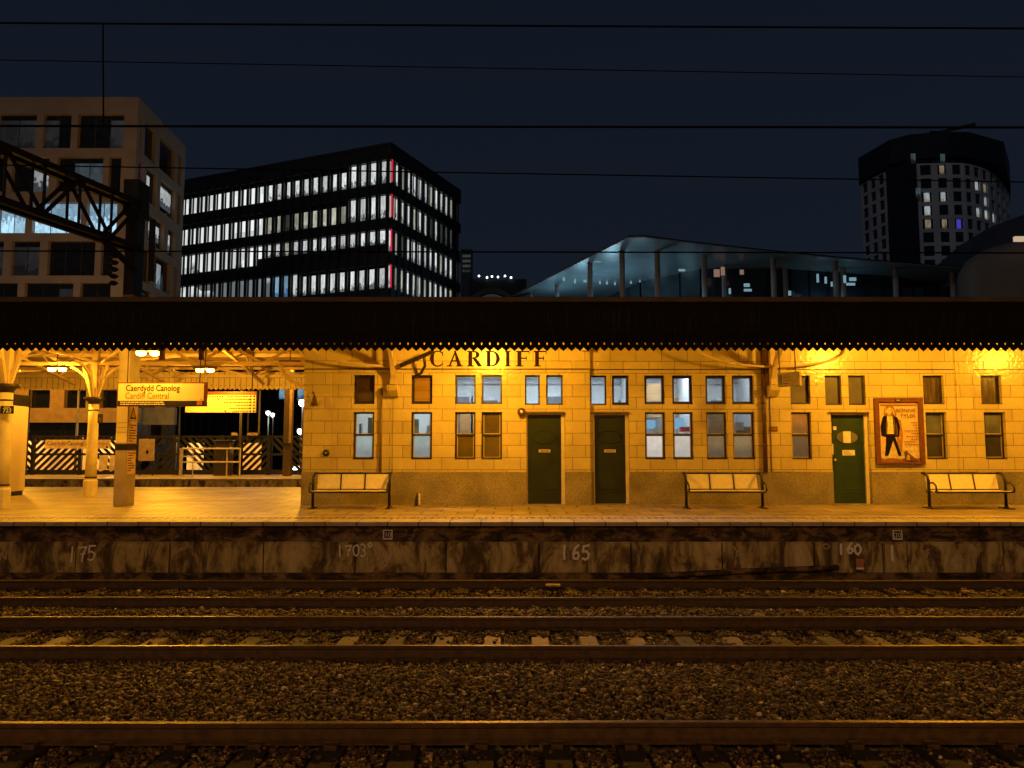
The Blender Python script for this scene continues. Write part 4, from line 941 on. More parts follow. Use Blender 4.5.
# departures board sign
y = 22.6; x0, x1 = X(185.5,y,400), X(256,y,400); z1, z0 = Z(391.5,y), Z(412.5,y)
t = thing('departures_sign', 'wide hanging list of destinations behind the station name sign, under the rear valance', 'sign', ((x0+x1)/2, y, z0))
MB().box(x0, x1, y, y+.1, z0, z1).build('panel', M['sign_white'], t, bevel=.008)
MB().box(x0, x1, y-.006, y-.001, z1-.10, z1).build('header', M['sign_red'], t)
W = x1-x0
for row, (a, sq, c) in enumerate(((.30,7,.60),(.46,1,.56),(.55,2,.60),(.72,0,.72),(.62,0,.62),(.56,1,.66))):
    m = MB(); zz = z1-.17-row*.088; xq = x0+a*W
    for i in range(sq): m.box(xq, xq+.038, y-.005, y-.001, zz, zz+.045); xq += .075
    xq = max(xq, x0+c*W)
    while xq < x0+.9*W: wd = rnd.uniform(.03,.08); m.box(xq, xq+wd, y-.005, y-.001, zz+.008, zz+.034); xq += wd+.02
    m.box(x0+.91*W, x0+.935*W, y-.005, y-.001, zz, zz+.045); m.box(x0+.96*W, x0+.985*W, y-.005, y-.001, zz, zz+.045)
    m.build('listing_line', M['ink'], t)
for px in (203, 250.5): MB().tube([(X(px,y),y+.05,z1),(X(px,y),y+.05,rz(y)-.05)], .016, 6).build('hanger', M['dark_frame'], t)

# number 723 plate on the left column
c = at(7, 410, 16.78); t = thing('column_number_plate', 'tiny dark plate reading 723 on the left edge column', 'number plate', (c.x, 16.78, c.z))
MB().box(c.x-.14, c.x+.15, 16.76, 16.79, c.z-.08, c.z+.09).build('plate', M['sign_black'], t)
text('723', .13, (c.x+.02, 16.756, c.z-.055), M['paper'], t, 'digits', 'CENTER', bold=.003)
MB().box(c.x-.06, c.x+.08, 16.756, 16.7595, c.z+.055, c.z+.07).build('rule', M['paper'], t)
m = MB(); m.bar((c.x-.06,16.80,c.z),(c.x-.09,16.86,c.z),.03,.03); m.build('clamp', M['dark_frame'], t)
c = at(98.5, 418.5, 21.3); t = thing('column_notice', 'small square pictogram plate fixed to the rear cream column', 'sign', (c.x, 21.3, c.z))
MB().box(c.x-.02, c.x+.12, 21.29, 21.31, c.z-.13, c.z+.13).build('plate', M['sign_black'], t); MB().box(c.x, c.x+.09, 21.284, 21.289, c.z-.08, c.z+.03).build('mark', M['ink_brown'], t)

# kiosk at the left edge
x0, x1, y0 = -16.4, X(9.5,21.3,450), 21.3
t = thing('platform_kiosk', 'pale panelled kiosk with dark top band behind the left edge column', 'kiosk', ((x0+x1)/2, 22.3, PZ))
MB().box(x0, x1, y0, y0+.75, PZ+.12, Z(405,y0)).build('walls', mat('kiosk_panel', (.58,.46,.30), .45, 0, .08, 2), t, bevel=.01)
MB().box(x0+.02, x1-.03, y0+.03, y0+.72, PZ+.001, PZ+.118).build('shadow_foot', M['black_iron'], t)  # black foot stands in for the shadow under the kiosk walls
MB().box(x0-.03, x1+.03, y0-.03, y0+.78, Z(405,y0)+.002, Z(394,y0)).build('top_band', M['sign_black'], t, bevel=.01)

# catenary mast through the canopy with its notices, and the lattice boom
mw, md = .13, .235; my = 17.62; mx = X(124.3, my, 500) - mw
t = thing('overhead_line_mast', 'square steel mast rising through the canopy, wrapped with notices and a black band', 'mast', (mx,my,PZ))
ztop = 8.6
MB().box(mx-mw, mx+mw, my, my+2*md, PZ, 5.85).build('post', M['mast'], t, bevel=.01)
MB().box(mx-mw+.01, mx+mw-.01, my+.01, my+2*md-.01, 5.851, ztop).build('upper_post', M['boom'], t, bevel=.01)
MB().box(mx-mw-.05, mx+mw+.05, my-.05, my+2*md+.05, 7.75, ztop+.02).build('head_box', M['boom'], t, bevel=.01)
zb1, zb0 = Z(444,my), Z(450,my)
MB().box(mx-mw-.008, mx+mw+.008, my-.008, my+2*md+.008, zb0, zb1).build('black_band', M['sign_black'], t)
MB().box(mx-mw+.004, mx+mw-.004, my-.006, my-.001, zb1+.03, Z(405,my)).build('front_notice', M['sign_white'], t)
m = MB()
for py in (423, 427.5, 432.5): m.box(mx-mw+.02, mx+mw-.02, my-.0095, my-.0065, Z(py,my), Z(py,my)+.008)
m.build('notice_lines', M['ink_brown'], t)
xs_ = mx+mw
MB().box(xs_+.001, xs_+.006, my+.05, my+2*md-.04, Z(474,17.8), zb0-.03).build('side_notice', mat('side_notice', (.66,.46,.24), .5), t)
MB().box(xs_+.001, xs_+.006, my+.05, my+2*md-.04, zb1+.03, Z(421,17.8)).build('side_notice', mat('side_notice', (.66,.46,.24), .5), t)
MB().box(xs_+.001, xs_+.006, my+.05, my+2*md-.04, Z(420,17.8), Z(405,17.8)).build('warning_panel', mat('warning_panel', (.62,.45,.22), .5), t)
m = MB(); yq, zq = my+md, Z(413,17.8)
m.poly([(xs_+.008,yq-.15,zq-.14),(xs_+.008,yq+.15,zq-.14),(xs_+.008,yq,zq+.16)]); m.build('warning_triangle', M['ink'], t)
m = MB(); m.poly([(xs_+.010,yq-.09,zq-.10),(xs_+.010,yq+.09,zq-.10),(xs_+.010,yq,zq+.09)]); m.build('triangle_field', mat('triangle_field', (.6,.42,.12), .5), t)
m = MB(); m.poly([(xs_+.012,yq+.01,zq-.09),(xs_+.012,yq+.03,zq-.02),(xs_+.012,yq-.005,zq-.03),(xs_+.012,yq+.01,zq+.05),(xs_+.012,yq-.03,zq-.035),(xs_+.012,yq-.0,zq-.03)]); m.build('triangle_bolt', M['ink'], t)
m = MB()
for z0_, z1_, st_ in ((Z(471,17.8), zb0-.07, .058), (zb1+.06, Z(424,17.8), .062)):
    z = z0_
    while z < z1_: 
        e = rnd.uniform(.14,.34); m.box(xs_+.0065, xs_+.009, my+.08, my+.08+e, z, z+.02); z += st_
m.build('notice_lines', M['ink'], t)
# boom: square lattice girder spanning the tracks
A, B = Vector((-8.93,17.6,0)), Vector((-9.9,14.0,0)); d = (B-A).normalized(); E = A + d*23; sd_ = Vector((d.y,-d.x,0))*.16
t = thing('gantry_boom', 'dark lattice boom reaching from the square mast out over the tracks at upper left', 'gantry', A + Vector((0,0,6.9)))
zt_, zb_ = 8.0, 6.95
for s_ in (-1, 1):
    for z in (zt_, zb_):
        m = MB(); m.bar(A+sd_*s_+Vector((0,0,z)), E+sd_*s_+Vector((0,0,z)), .11, .13); m.build('chord', M['boom'], t)
m = MB(); N = 26
for i in range(N):
    p, q = A+d*23*i/N, A+d*23*(i+1)/N
    for s_ in (-1, 1):
        o = sd_*s_
        if i % 2: m.bar(p+o+Vector((0,0,zb_)), q+o+Vector((0,0,zt_)), .04, .075)
        else: m.bar(p+o+Vector((0,0,zt_)), q+o+Vector((0,0,zb_)), .04, .075)
        m.bar(p+o+Vector((0,0,zb_)), p+o+Vector((0,0,zt_)), .04, .05)
    for z in (zt_, zb_):
        m.bar(p+sd_+Vector((0,0,z)), q-sd_+Vector((0,0,z)), .05, .05)
m.build('lacing', M['boom'], t)
m = MB(); m.bar(A+Vector((.1,-.1,6.4)), A+d*1.0+Vector((0,0,zb_)), .10, .10); m.bar(A+Vector((.35,.2,6.2)), A+Vector((.35,.15,7.7)), .10, .12)
for k in range(5): m.lathe(A+Vector((-.28,-.3,6.0+.16*k)), [(.05,0),(.11,.05),(.05,.1)], 10)
m.build('insulator_arm', M['boom'], t)
m2 = MB(); m2.box(E.x-.2, E.x+.2, E.y-.2, E.y+.2, -.6, 8.5); tag(m2.build('overhead_line_mast', M['boom']), 'dark mast behind the viewpoint carrying the other end of the lattice boom', 'mast')

# overhead wires
def wire(name, pl, yl, pr, yr, Y, r_, label, Y2=None, sag=0., extra=None):
    Y2 = Y2 or Y; a, c = at(pl, yl, Y), at(pr, yr, Y2); d = c-a
    m = MB(); pts = [a + d*(-1.6 + 4.2*i/40) for i in range(41)]
    m.tube(pts, r_, 6); t = thing(name, label, 'wire', a, 'overhead wires'); m.build('cable', M['wire'], t)
    return t, a, c
w1, a1, c1 = wire('catenary_wire', 0, 23, 1024, 28.5, 5.75, .0075, 'topmost overhead wire across the night sky')
wire('feeder_wire', 0, 60, 1024, 77, 12.6, .008, 'second overhead wire from the top, thin and slightly sloping')
w3, a3, c3 = wire('contact_wire', 0, 126, 1024, 127.5, 5.75, .009, 'thickest overhead wire, crossing level with the roof of the left office')
wire('catenary_wire', 0, 165, 1024, 182, 9.7, .0085, 'fourth overhead wire, crossing the top of the black office block')
wire('contact_wire', 0, 251, 1024, 253, 9.7, .010, 'lowest overhead wire, crossing the curved glass building just above the canopy')
m = MB(); p = at(103, 24.5, 5.75); q = at(103.5, 126, 5.75); m.tube([p, q], .006, 6); m.build('dropper', M['wire'], w1)
for px in (-260, 470+260, 1200): pass

# ------------------------------------------------------------------ far platform and fence
m = MB(); m.box(-60, 25, 33.25, 40.5, -.3, PZ-.06); fp = struct(m, 'far_platform', M['face'])
m = MB(); m.box(-60, 25, 33.2, 34.0, PZ-.058, PZ+.01); struct(m, 'far_coping', M['coping'], fp)
m = MB(); m.box(-60, 25, 34.0, 40.4, PZ-.058, PZ); struct(m, 'far_paving', M['paving'], fp)
for py0, Yr in ((0, 28.0), (0, 29.5), (0, 30.6), (0, 32.1)):
    pass
YF = 38.0; fz0, fz1 = PZ+.02, PZ+1.95
fe = thing('platform_fence', 'dark chevron boarded fence with slanted gaps along the far platform', 'fence', (-20, YF, PZ))
pw = 2.35; x = -45; k = 0
while x < 2:
    MB().box(x-.08, x+.08, YF-.05, YF+.1, fz0-.02, fz1+.02).build('post', M['black_iron'], fe)
    x += pw
m = MB(); m.box(-45, 2, YF-.03, YF+.03, fz1-.09, fz1); m.box(-45, 2, YF-.03, YF+.03, fz0+.95, fz0+1.06); m.box(-45, 2, YF-.03, YF+.03, fz0, fz0+.24)
m.build('rails', M['black_iron'], fe)
m = MB(); x = -45; k = 0; g = random.Random(11)
while x < 2:
    sgn = 1 if k % 2 else -1; pit, bw = .36, .20
    h = fz1-.05-fz0-.1; nb = int((pw+h)/pit)+1
    for i in range(nb):
        if g.random() < .02: continue
        s0 = x - (h if sgn > 0 else 0) + i*pit
        # clip the slanted board to the bay
        pts = []
        for (u, v) in ((s0, 0), (s0+bw, 0), (s0+bw+sgn*0+h*1, h), (s0+h, h)):
            pts.append((u, v))
        if sgn < 0: pts = [((s0+h)-(u-s0), v) for u, v in pts]
        x0_, x1_ = x+.08, x+pw-.08
        def clip(ps, lim, lo):
            outp = []
            for j in range(len(ps)):
                p_, q_ = ps[j], ps[(j+1) % len(ps)]
                ip, iq = (p_[0] >= lim) == lo, (q_[0] >= lim) == lo
                if ip: outp.append(p_)
                if ip != iq: t_ = (lim-p_[0])/(q_[0]-p_[0]); outp.append((lim, p_[1]+t_*(q_[1]-p_[1])))
            return outp
        ps = clip(clip(pts, x0_, True), x1_, False) if len(pts) > 2 else []
        if len(ps) > 2: m.prism([(u, YF-.012, fz0+.1+v) for u, v in ps], (0,.024,0))
    x += pw; k += 1
m.build('boards', M['black_iron'], fe)
y = YF-.12; x0, x1 = X(45,y,445), X(110,y,445); z1, z0 = Z(439.8,y), Z(448.6,y)
t = thing('fence_sign', 'long dull station name board fixed on the chevron fence at the left', 'sign', ((x0+x1)/2, y, z0))
MB().box(x0, x1, y, y+.05, z0, z1).build('panel', mat('dull_board', (.62,.44,.24), .5), t)
text('Caerdydd Canolog', .30, (x0+.1, y-.004, z0+.16), M['ink'], t, 'lettering', xs=.78); text('Cardiff Central', .30, (x0+1.86, y-.004, z0+.16), M['ink_brown'], t, 'lettering', xs=.7)
MB().box(x1-.2, x1-.1, y-.004, y-.0005, z0+.03, z0+.12).build('mark', M['ink'], t)
y = 37.2; x0, x1 = X(138.5,y,450), X(154,y,450); t = thing('notice_board', 'small pale notice board standing before the fence right of the square mast', 'notice board', ((x0+x1)/2, y, PZ))
MB().box(x0, x1, y, y+.06, Z(461,y), Z(439,y)).build('board', mat('notice_face', (.36,.26,.16), .5), t, bevel=.01)
m = MB(); m.bar((x0+.06,y+.09,PZ),(x0+.06,y+.09,Z(440,y)),.05,.05); m.bar((x1-.06,y+.09,PZ),(x1-.06,y+.09,Z(440,y)),.05,.05); m.build('legs', M['black_iron'], t)
m = MB(); m.prism([((x0+x1)/2+.05+.07*math.cos(q*.63), y-.004, Z(452,y)+.10*math.sin(q*.63)) for q in range(10)], (0,.003,0)); m.build('mark', M['ink'], t)
for px0, px1, lab in ((98.5,107,'pale torn board leaning low against the fence behind the rear column'), (109,116,'narrow pale board leaning against the fence beside the square mast')):
    y = 37.6; x0, x1 = X(px0,y,460), X(px1,y,460)
    m = MB(); m.prism([(x0,y,PZ+.25),(x0+.1,y,PZ+.18),(x1,y,PZ+.3),(x1,y+.1,Z(455,y)),(x0,y+.1,Z(455,y)-.02)], (0,.03,0)); tag(m.build('leaning_board', mat('leaning_board', (.55,.42,.28), .7, 0, .3, 3)), lab, 'board', 'boards leaning on the fence')
# barrier
y = 36.3; x0, x1 = X(181.5,y,460), X(240,y,460); zr1, zr2 = Z(448.6,y), Z(462,y)
t = thing('handrail_barrier', 'pale tubular handrail barrier on the far platform before the fence', 'barrier', ((x0+x1)/2, y, PZ))
m = MB(); m.box(x0-.08, x0+.05, y-.06, y+.06, PZ, zr1+.03); m.build('post', M['cream_paint'], t)
m = MB(); m.tube([(x1,y,PZ),(x1,y,zr1)], .035, 8); m.build('post', M['cream_paint'], t); m = MB(); xm = X(227,y,460); m.tube([(xm,y,PZ),(xm,y,zr1)], .035, 8); m.build('post', M['cream_paint'], t)
m = MB(); xm = X(193,y,460); m.tube([(xm,y,PZ),(xm,y,zr1)], .025, 8); m.build('post', M['cream_paint'], t)
m = MB(); m.tube([(x0,y,zr1),(x1,y,zr1)], .04, 8); m.tube([(x0,y,zr2),(x1,y,zr2)], .04, 8); m.tube([(x0,y,Z(456.5,y)),(xm,y,Z(456.5,y))], .03, 8); m.build('rails', M['cream_paint'], t)
y = 37.0; x0, x1 = X(213.5,y,460), X(229,y,460); t = thing('equipment_cabinet', 'dark round topped equipment cabinet behind the handrail barrier', 'cabinet', ((x0+x1)/2, y, PZ))
cx = (x0+x1)/2; m = MB(); zt = Z(443,y); m.prism([(x0,y,PZ),(x1,y,PZ),(x1,y,zt),(cx+.2,y,zt+.1),(cx-.2,y,zt+.1),(x0,y,zt)], (0,.6,0)); m.build('body', mat('cabinet_paint', (.045,.03,.02), .5), t, bevel=.02)
m = MB(); m.box(x0-.04, x1+.04, y-.05, y+.65, zt+.1, zt+.14); m.build('lid', M['steel'], t, bevel=.01); m = MB(); m.box(cx+.1, cx+.13, y-.03, y, PZ+.7, PZ+.9); m.build('handle', M['steel'], t)
for px, lab in ((234.5,'small yellow lantern box on the fence top behind the cabinet'),(250,'small yellow lantern box on the fence top beside the thin pole'),(256,'small yellow lantern box on the fence top right of the thin pole')):
    c = at(px, 438, YF); t = thing('fence_lantern', lab, 'lantern', (c.x, YF, fz1), 'lantern boxes on the fence')
    MB().box(c.x-.13, c.x+.13, YF-.1, YF+.1, fz1+.001, fz1+.14).build('box', mat('lantern_box', (.55,.36,.12), .5), t, bevel=.02); MB().box(c.x-.06, c.x+.06, YF-.06, YF+.06, fz1+.141, fz1+.19).build('cap', M['brown'], t)
# rear H mast right of the gap
y = 36.6; x0, x1 = X(283.5,y,430), X(291,y,430); t = thing('rear_mast', 'dark square post with a pale side strip standing before the fence beside the building', 'mast', ((x0+x1)/2, y, PZ))
MB().box(x0, x1, y, y+.35, PZ, 8.2).build('post', mat('rear_post', (.10,.065,.035), .6), t, bevel=.01); MB().box(x1-.1, x1+.012, y-.012, y-.001, Z(444,y)+.05, 7.5).build('side_strip', mat('label_strip', (.42,.26,.14), .6), t)
MB().box(x0-.01, x1+.015, y-.02, y-.0125, Z(446,y), Z(443,y)).build('black_band', M['sign_black'], t)
for px, Y, top, lab in ((77,39.3,6.4,'slim pole behind the fence left of the rear column'), (240.5,36.8,5.6,'slim dark pole under the end of the destinations sign'), (259,44,9.0,'slim pale pole beyond the fence right of the destinations sign')):
    x = X(px,Y,430); t = thing('slim_pole', lab, 'pole', (x,Y,PZ if Y < 40 else -.6)); m = MB(); m.tube([(x,Y,PZ if Y < 40 else -.6),(x,Y,top)], [.07,.05], 8); m.build('shaft', M['steel'], t, smooth=True)
    m = MB(); m.tube([(x,Y,top),(x+.1,Y-.05,top+.12),(x+.9,Y-.25,top+.2)], .04, 6); m.build('arm', M['steel'], t)
    m = MB(); m.box(x+.8, x+1.3, Y-.4, Y-.15, top+.17, top+.27); m.build('lamp_head', M['steel'], t)
# ------------------------------------------------------------------ street lamps
def street_lamp(px, py, Y, label, P=0, col=(.75,.88,1), em='cool', r_=.16, z0=-.6):
    c = at(px, py, Y); t = thing('street_lamp', label, 'street lamp', (c.x,Y,z0), 'street lamps beyond the fence')
    m = MB(); m.tube([(c.x,Y+.15,z0),(c.x,Y+.15,c.z+.25)], [.08,.05], 8); m.build('post', M['steel'], t, smooth=True)
    m = MB(); m.box(c.x-r_*1.3, c.x+r_*1.3, Y-.2, Y+.2, c.z+r_*.9, c.z+r_*1.3); m.build('hood', M['steel'], t)
    m = MB(); m.lathe((c.x,Y,c.z-r_), [(r_*.4,0),(r_,r_*.7),(r_,r_*1.4),(r_*.6,r_*1.9)], 12); m.build('globe', M[em], t, smooth=True)
    if P: point((c.x,Y-.3,c.z-.5), P, col, .3, t)
    return t
street_lamp(268, 413, 62, 'bright white street lamp seen between the thin pole and the rear post', 60)
street_lamp(272.5, 415, 66, 'second white street lamp just right of and behind the first', 0)
street_lamp(302, 403, 46, 'brightest street lamp glaring beside the end of the building', 0, r_=.2)
street_lamp(300, 431.5, 58, 'low white street lamp beside the end of the building', 0, r_=.2)
street_lamp(296.5, 469.5, 45, 'ground level blue white lamp seen through the fence beside the building', 0, r_=.2)
M['warmglobe'] = emit('warm_globe', (1,.6,.2), 10)
t = street_lamp(-20, 330, 44, 'tall sodium street lamp behind the fence at far left', 1500, (1,.40,.02), 'warmglobe')
t = street_lamp(250, 330, 52, 'tall sodium street lamp hidden behind the canopy near the black office', 600, (1,.62,.28), 'warmglobe')
t = street_lamp(60, 345, 50, 'tall sodium street lamp in front of the left office', 520, (1,.66,.46), 'warmglobe')
t = street_lamp(-190, 345, 50, 'tall sodium street lamp far left of the left office', 450, (1,.66,.46), 'warmglobe')

# low concrete block behind the fence, left
t = thing('concrete_block', 'low concrete fronted building with dark window bands behind the fence', 'building', (-32, 50, -.6)); Y = 48.0
x0, x1 = -60, X(172,Y,415)
bands = [(Z(408,Y), Z(422.5,Y)), (Z(388,Y), 9.2), (-.6, 1.1)]
m = MB()
m.box(x0, X(138,Y,415), Y, Y+.4, Z(422.5,Y), Z(408,Y)); m.box(x0, X(133,Y,415), Y+.01, Y+.4, Z(390,Y), 8.6)
for px in (20, 56, 92, 128): m.box(X(px,Y,415)-.45, X(px,Y,415)+.45, Y+.02, Y+.4, Z(408,Y)+.002, Z(390,Y)-.002)
m.build('wall', mat('warm_concrete', (.46,.31,.12), .8, 0, .2, 2), t)
m = MB(); m.box(X(138,Y,415)+.003, X(170,Y,415), Y+.6, Y+1.0, Z(424.5,Y), Z(407,Y)); m.box(X(150,Y,415), X(158,Y,415), Y+.61, Y+1.0, Z(407,Y)+.003, Z(402,Y)); m.build('grey_wing', mat('grey_concrete', (.16,.165,.175), .8, 0, .2, 2), t)
for a, c, py1, py0 in ((-25,18,391,408),(23,53,391,408),(59,89,391,408),(95,125,391,408),(-25,60,423,439),(62,128,423,439)):
    m = MB(); m.box(X(a,Y,415), X(c,Y,415), Y+.42, Y+.46, Z(py0,Y), Z(py1,Y)); m.build('window', M['glass_dark'], t)
m = MB(); m.box(x0, X(127,Y,415), Y+.5, Y+2, -.6, 8.4); m.build('core', M['sign_black'], t)
# pale hoarding behind the slatted fence gaps
y = 40.2; m = MB(); m.box(-30, X(127,y,455), y, y+.1, PZ-.1, PZ+1.72); t = thing('hoarding', 'pale hoarding lit behind the slanted gaps of the left fence', 'hoarding', (-22,y,PZ)); m.build('panels', mat('hoarding', (.75,.60,.42), .7, 0, .15, 2), t)
m = MB(); m.box(X(187,y,455), X(203,y,455), y, y+.1, PZ-.1, PZ+1.6); tag(m.build('hoarding', mat('white_hoarding', (.8,.76,.7), .7)), 'short white hoarding showing through the fence behind the handrail barrier', 'hoarding')
m = MB(); m.box(X(243,y,455), X(261,y,455), y, y+.1, PZ-.1, PZ+1.6); tag(m.build('hoarding', mat('tan_hoarding', (.6,.46,.3), .7)), 'short tan hoarding showing through the fence below the thin pole', 'hoarding')
for xx, P in ((-26, 160), (-20.5, 160), (-15.6, 110), (-12.6, 60)):
    t = thing('added_floodlight', 'added floodlight on a bracket behind the chevron fence', 'floodlight', (xx, 39.0, fz1), 'added floodlights behind the fence')
    MB().box(xx-.14, xx+.14, 38.5, 38.65, fz1-.35, fz1-.15).build('housing', M['black_iron'], t); m = MB(); m.bar((xx,38.5,fz1-.25),(xx,38.05,fz1-.25),.04,.04); m.build('bracket', M['black_iron'], t)
    MB().box(xx-.1, xx+.1, 38.652, 38.66, fz1-.32, fz1-.18).build('lens', M['warmglobe'], t)
    point((xx, 38.85, fz1-.3), P*1.1, (1,.55,.2), .1, t)  # added hidden light, makes the fence gaps show bright from behind

for xx, lab in ((-24, 'added sodium lamp post on the far platform at far left'), (-16.5, 'added sodium lamp post on the far platform behind the station name sign'), (-9.5, 'added sodium lamp post on the far platform nearest the station building')):
    t = thing('added_lamp_post', lab, 'lamp post', (xx,36.9,PZ), 'added lamp posts on the far platform')
    m = MB(); m.tube([(xx,36.9,PZ+4.2),(xx,36.9,6.7)], .05, 8); m.build('upper_post', M['steel'], t); m = MB(); m.tube([(xx,37.75,PZ),(xx,37.75,5.2),(xx,36.9,5.2)], .045, 8); m.build('post', M['black_iron'], t)
    MB().box(xx-.25, xx+.25, 36.7, 37.1, 6.7, 6.8).build('head', M['steel'], t); MB().box(xx-.2, xx+.2, 36.75, 37.05, 6.68, 6.698).build('diffuser', M['sodium'], t)
    point((xx,36.0,6.5), 1500, SODIUM, .2, t)  # added lamps, heads out of sight, that brighten kerb, fence and barrier
# ------------------------------------------------------------------ cream office, left
YO = 65.; cx0 = X(135,YO,180); top = Z(97,YO)
of = thing('cream_office', 'cream stone office block with deep irregular window grid at the left', 'building', (cx0-14, YO+6, -.6))
D2 = Vector((cx0 + (-.6), YO+11.2, 0)); aside = (D2-Vector((cx0,YO,0))).normalized()
frF = lambda s, d, z: (s, YO+d, z)
frS = lambda s, d, z: tuple(Vector((cx0,YO,0)) + aside*s + Vector((-aside.y, aside.x,0))*d + Vector((0,0,z)))
rowsz = [(Z(a,YO), Z(b_,YO)) for a, b_ in ((148,114),(191.5,157),(233,202.5),(275.5,241),(318,283))]
rowsz += [(rowsz[-1][0]-3.72*k, rowsz[-1][1]-3.72*k) for k in (1,2,3,4,5)]
rpx = [[(-60,-12),(-6,33),(40,68),(75,121)], [(-50,4),(11,48),(56,102),(108,120)], [(-70,-5),(0,27),(34,82),(88,118)], [(-50,7),(15,43),(51,98),(104,116)], [(-40,23),(30,78),(85,115)]]
side = [[(.25,.8),(1.6,4.0),(4.9,8.6),(9.4,10.3)], [(.3,1.7),(2.3,4.6),(5.4,9.0),(9.6,10.4)], [(.5,2.3),(3.1,6.6),(7.6,9.4)]]
hF, hS = [], []
lit_b = lit_window('office_blue_lit', (.20,.34,.46), (.45,.75,.95), 1.15, .62, 5.5, .1, .35); lit_d = lit_window('office_dim', (.10,.14,.17), (.02,.025,.03), .5, .45, 2.5, .1, .5); lit_w = lit_window('office_white', (.7,.75,.78), (.1,.12,.14), .6, .5, 4, .1, .5)
M['office_black2'] = mat('dark_mullion', (.02,.018,.016), .5); blind_glow = lit_window('glowing_blind', (.035,.038,.042), (.012,.014,.016), .55, .4, 2.0, .2, .6)  # unlit grey blinds, given a faint glow so they show
violet = emit('violet_screen', (.12,.03,.7), 1.0)
for r_, (z0, z1) in enumerate(rowsz):
    for a, c in rpx[r_ % 5]: hF.append((X(a,YO,190), X(c,YO,190), z0, z1, r_, a))
    for s0, s1 in side[r_ % 3]: hS.append((s0, s1, z0+.05, z1, r_, s0))
m = MB(); wallgrid(m, -62, cx0, -.6, top, hF, .55, frF); wallgrid(m, .56, 11.2, -.6, top, hS, .5, frS)
m.poly([frS(0,0,-.6), frS(.56,0,-.6), frS(.56,0,top), frS(0,0,top)])
m.build('wall', mat('cream_cladding', (.33,.285,.25), .75, 0, .12, .6), of)
m = MB(); m.poly([(-62,YO+.2,top-.3),(cx0,YO+.2,top-.3),(D2.x,D2.y,top-.3),(-62,D2.y,top-.3)]); m.poly([(-62,D2.y,-.6),(D2.x,D2.y,-.6),(D2.x,D2.y,top),(-62,D2.y,top)][::-1]); m.build('roof', M['flashing'], of)
g = random.Random(4)
for (x0, x1, z0, z1, r_, a) in hF:
    if r_ > 6: continue
    m = MB(); m.box(x0-.02, x1+.02, YO+.40, YO+.46, z0-.02, z1+.02)
    wn = m.build('window', M['glass_dark'], of)
    nx = max(1, round((x1-x0)/1.45))
    for i in range(nx):
        q0, q1 = x0+(x1-x0)*i/nx+.04, x0+(x1-x0)*(i+1)/nx-.04
        mt = None
        if r_ == 2: mt = lit_b
        elif r_ == 1 and a == 11 and i >= 1: mt = lit_w if i == nx-1 else lit_b
        elif r_ == 1 and a == 56 and i >= 1: mt = lit_d
        elif r_ in (0,3,4) and g.random() < .45: mt = blind_glow
        MB().box(q1-.01, q1+.09, YO+.37, YO+.398, z0+.01, z1-.01).build('mullion', M['office_black2'], wn) if i < nx-1 else None
        if mt: MB().box(q0, q1, YO+.36, YO+.395, z0+.03, (z1-.03) if r_ == 2 else z1-.45).build('pane', mt, wn)
for (s0, s1, z0, z1, r_, _) in hS:
    if r_ > 6: continue
    m = MB(); m.box(s0-.02, s1+.02, .38, .44, z0-.02, z1+.02, fr=frS); wn = m.build('window', M['glass_dark'], of)
    if r_ in (1,2,3) and s1-s0 > 1.5:
        m = MB(); w_ = (s1-s0); m.box(s0+w_*g.uniform(.0,.4), s0+w_*g.uniform(.55,.95), .345, .375, z0+.8*g.random(), z1-.5, fr=frS); m.build('pane', lit_w, wn)
m = MB(); m.box(.35, 1.2, .34, .372, rowsz[1][1]-1.3, rowsz[1][1]-.2, fr=frS); m.build('screen', violet, of)

# ------------------------------------------------------------------ black glazed office
C0 = Vector((X(391,84,150), 84, 0)); a_ = Vector((-.9205,.391,0)); b_v = Vector((.391,.9205,0)); ztop = Z(145,84)
bo = thing('black_office', 'black glazed office block with rows of lit windows and a red light at its corner', 'building', C0 + (a_+b_v)*9 + Vector((0,0,-.6)))
frA = lambda s, d, z: tuple(C0 + a_*s + b_v*d + Vector((0,0,z)))
frB = lambda s, d, z: tuple(C0 + b_v*s + a_*d + Vector((0,0,z)))
LA, LB = 37.8, 17.6; bay = 1.35
tops = [35.06-4.05*k for k in range(9)]
M['office_black'] = mat('black_cladding', (.008,.009,.012), .5, 0, .3, .4)
m = MB()
m.box(.47, LA, .47, LB, -.6, ztop-.5, fr=frA)                # core
m.build('core', M['office_black'], bo)
m = MB()
prev = ztop
for k, z1 in enumerate(tops):
    for fr, L in ((frA, LA), (frB, LB)):
        m.box(.35, L, .0, .40, z1, prev, fr=fr)
    m.prism([frA(.349,.0,z1), frA(.349,.38,z1), frA(.0,.349,z1), frA(.10,.12,z1)], (0,0,prev-z1))
    prev = z1-2.75
m.box(0, LA, -.05, LB, ztop+.001, ztop+.35, fr=frA)
m.build('spandrels', M['office_black'], bo)
m = MB()
for fr, L in ((frA, LA), (frB, LB)):
    nb = int((L-.35)/bay)
    for i in range(nb+1):
        s = .35 + i*bay
        m.box(s-.18, s+.18, -.14, .02, -.6, ztop-.9, fr=fr)
m.build('fins', M['office_black'], bo)
m = MB()
for fr, L in ((frA, LA), (frB, LB)): m.box(.5, L-.1, .38, .42, -.4, tops[4]+.05, fr=fr)
m.build('dark_glazing', M['glass_dark'], bo)
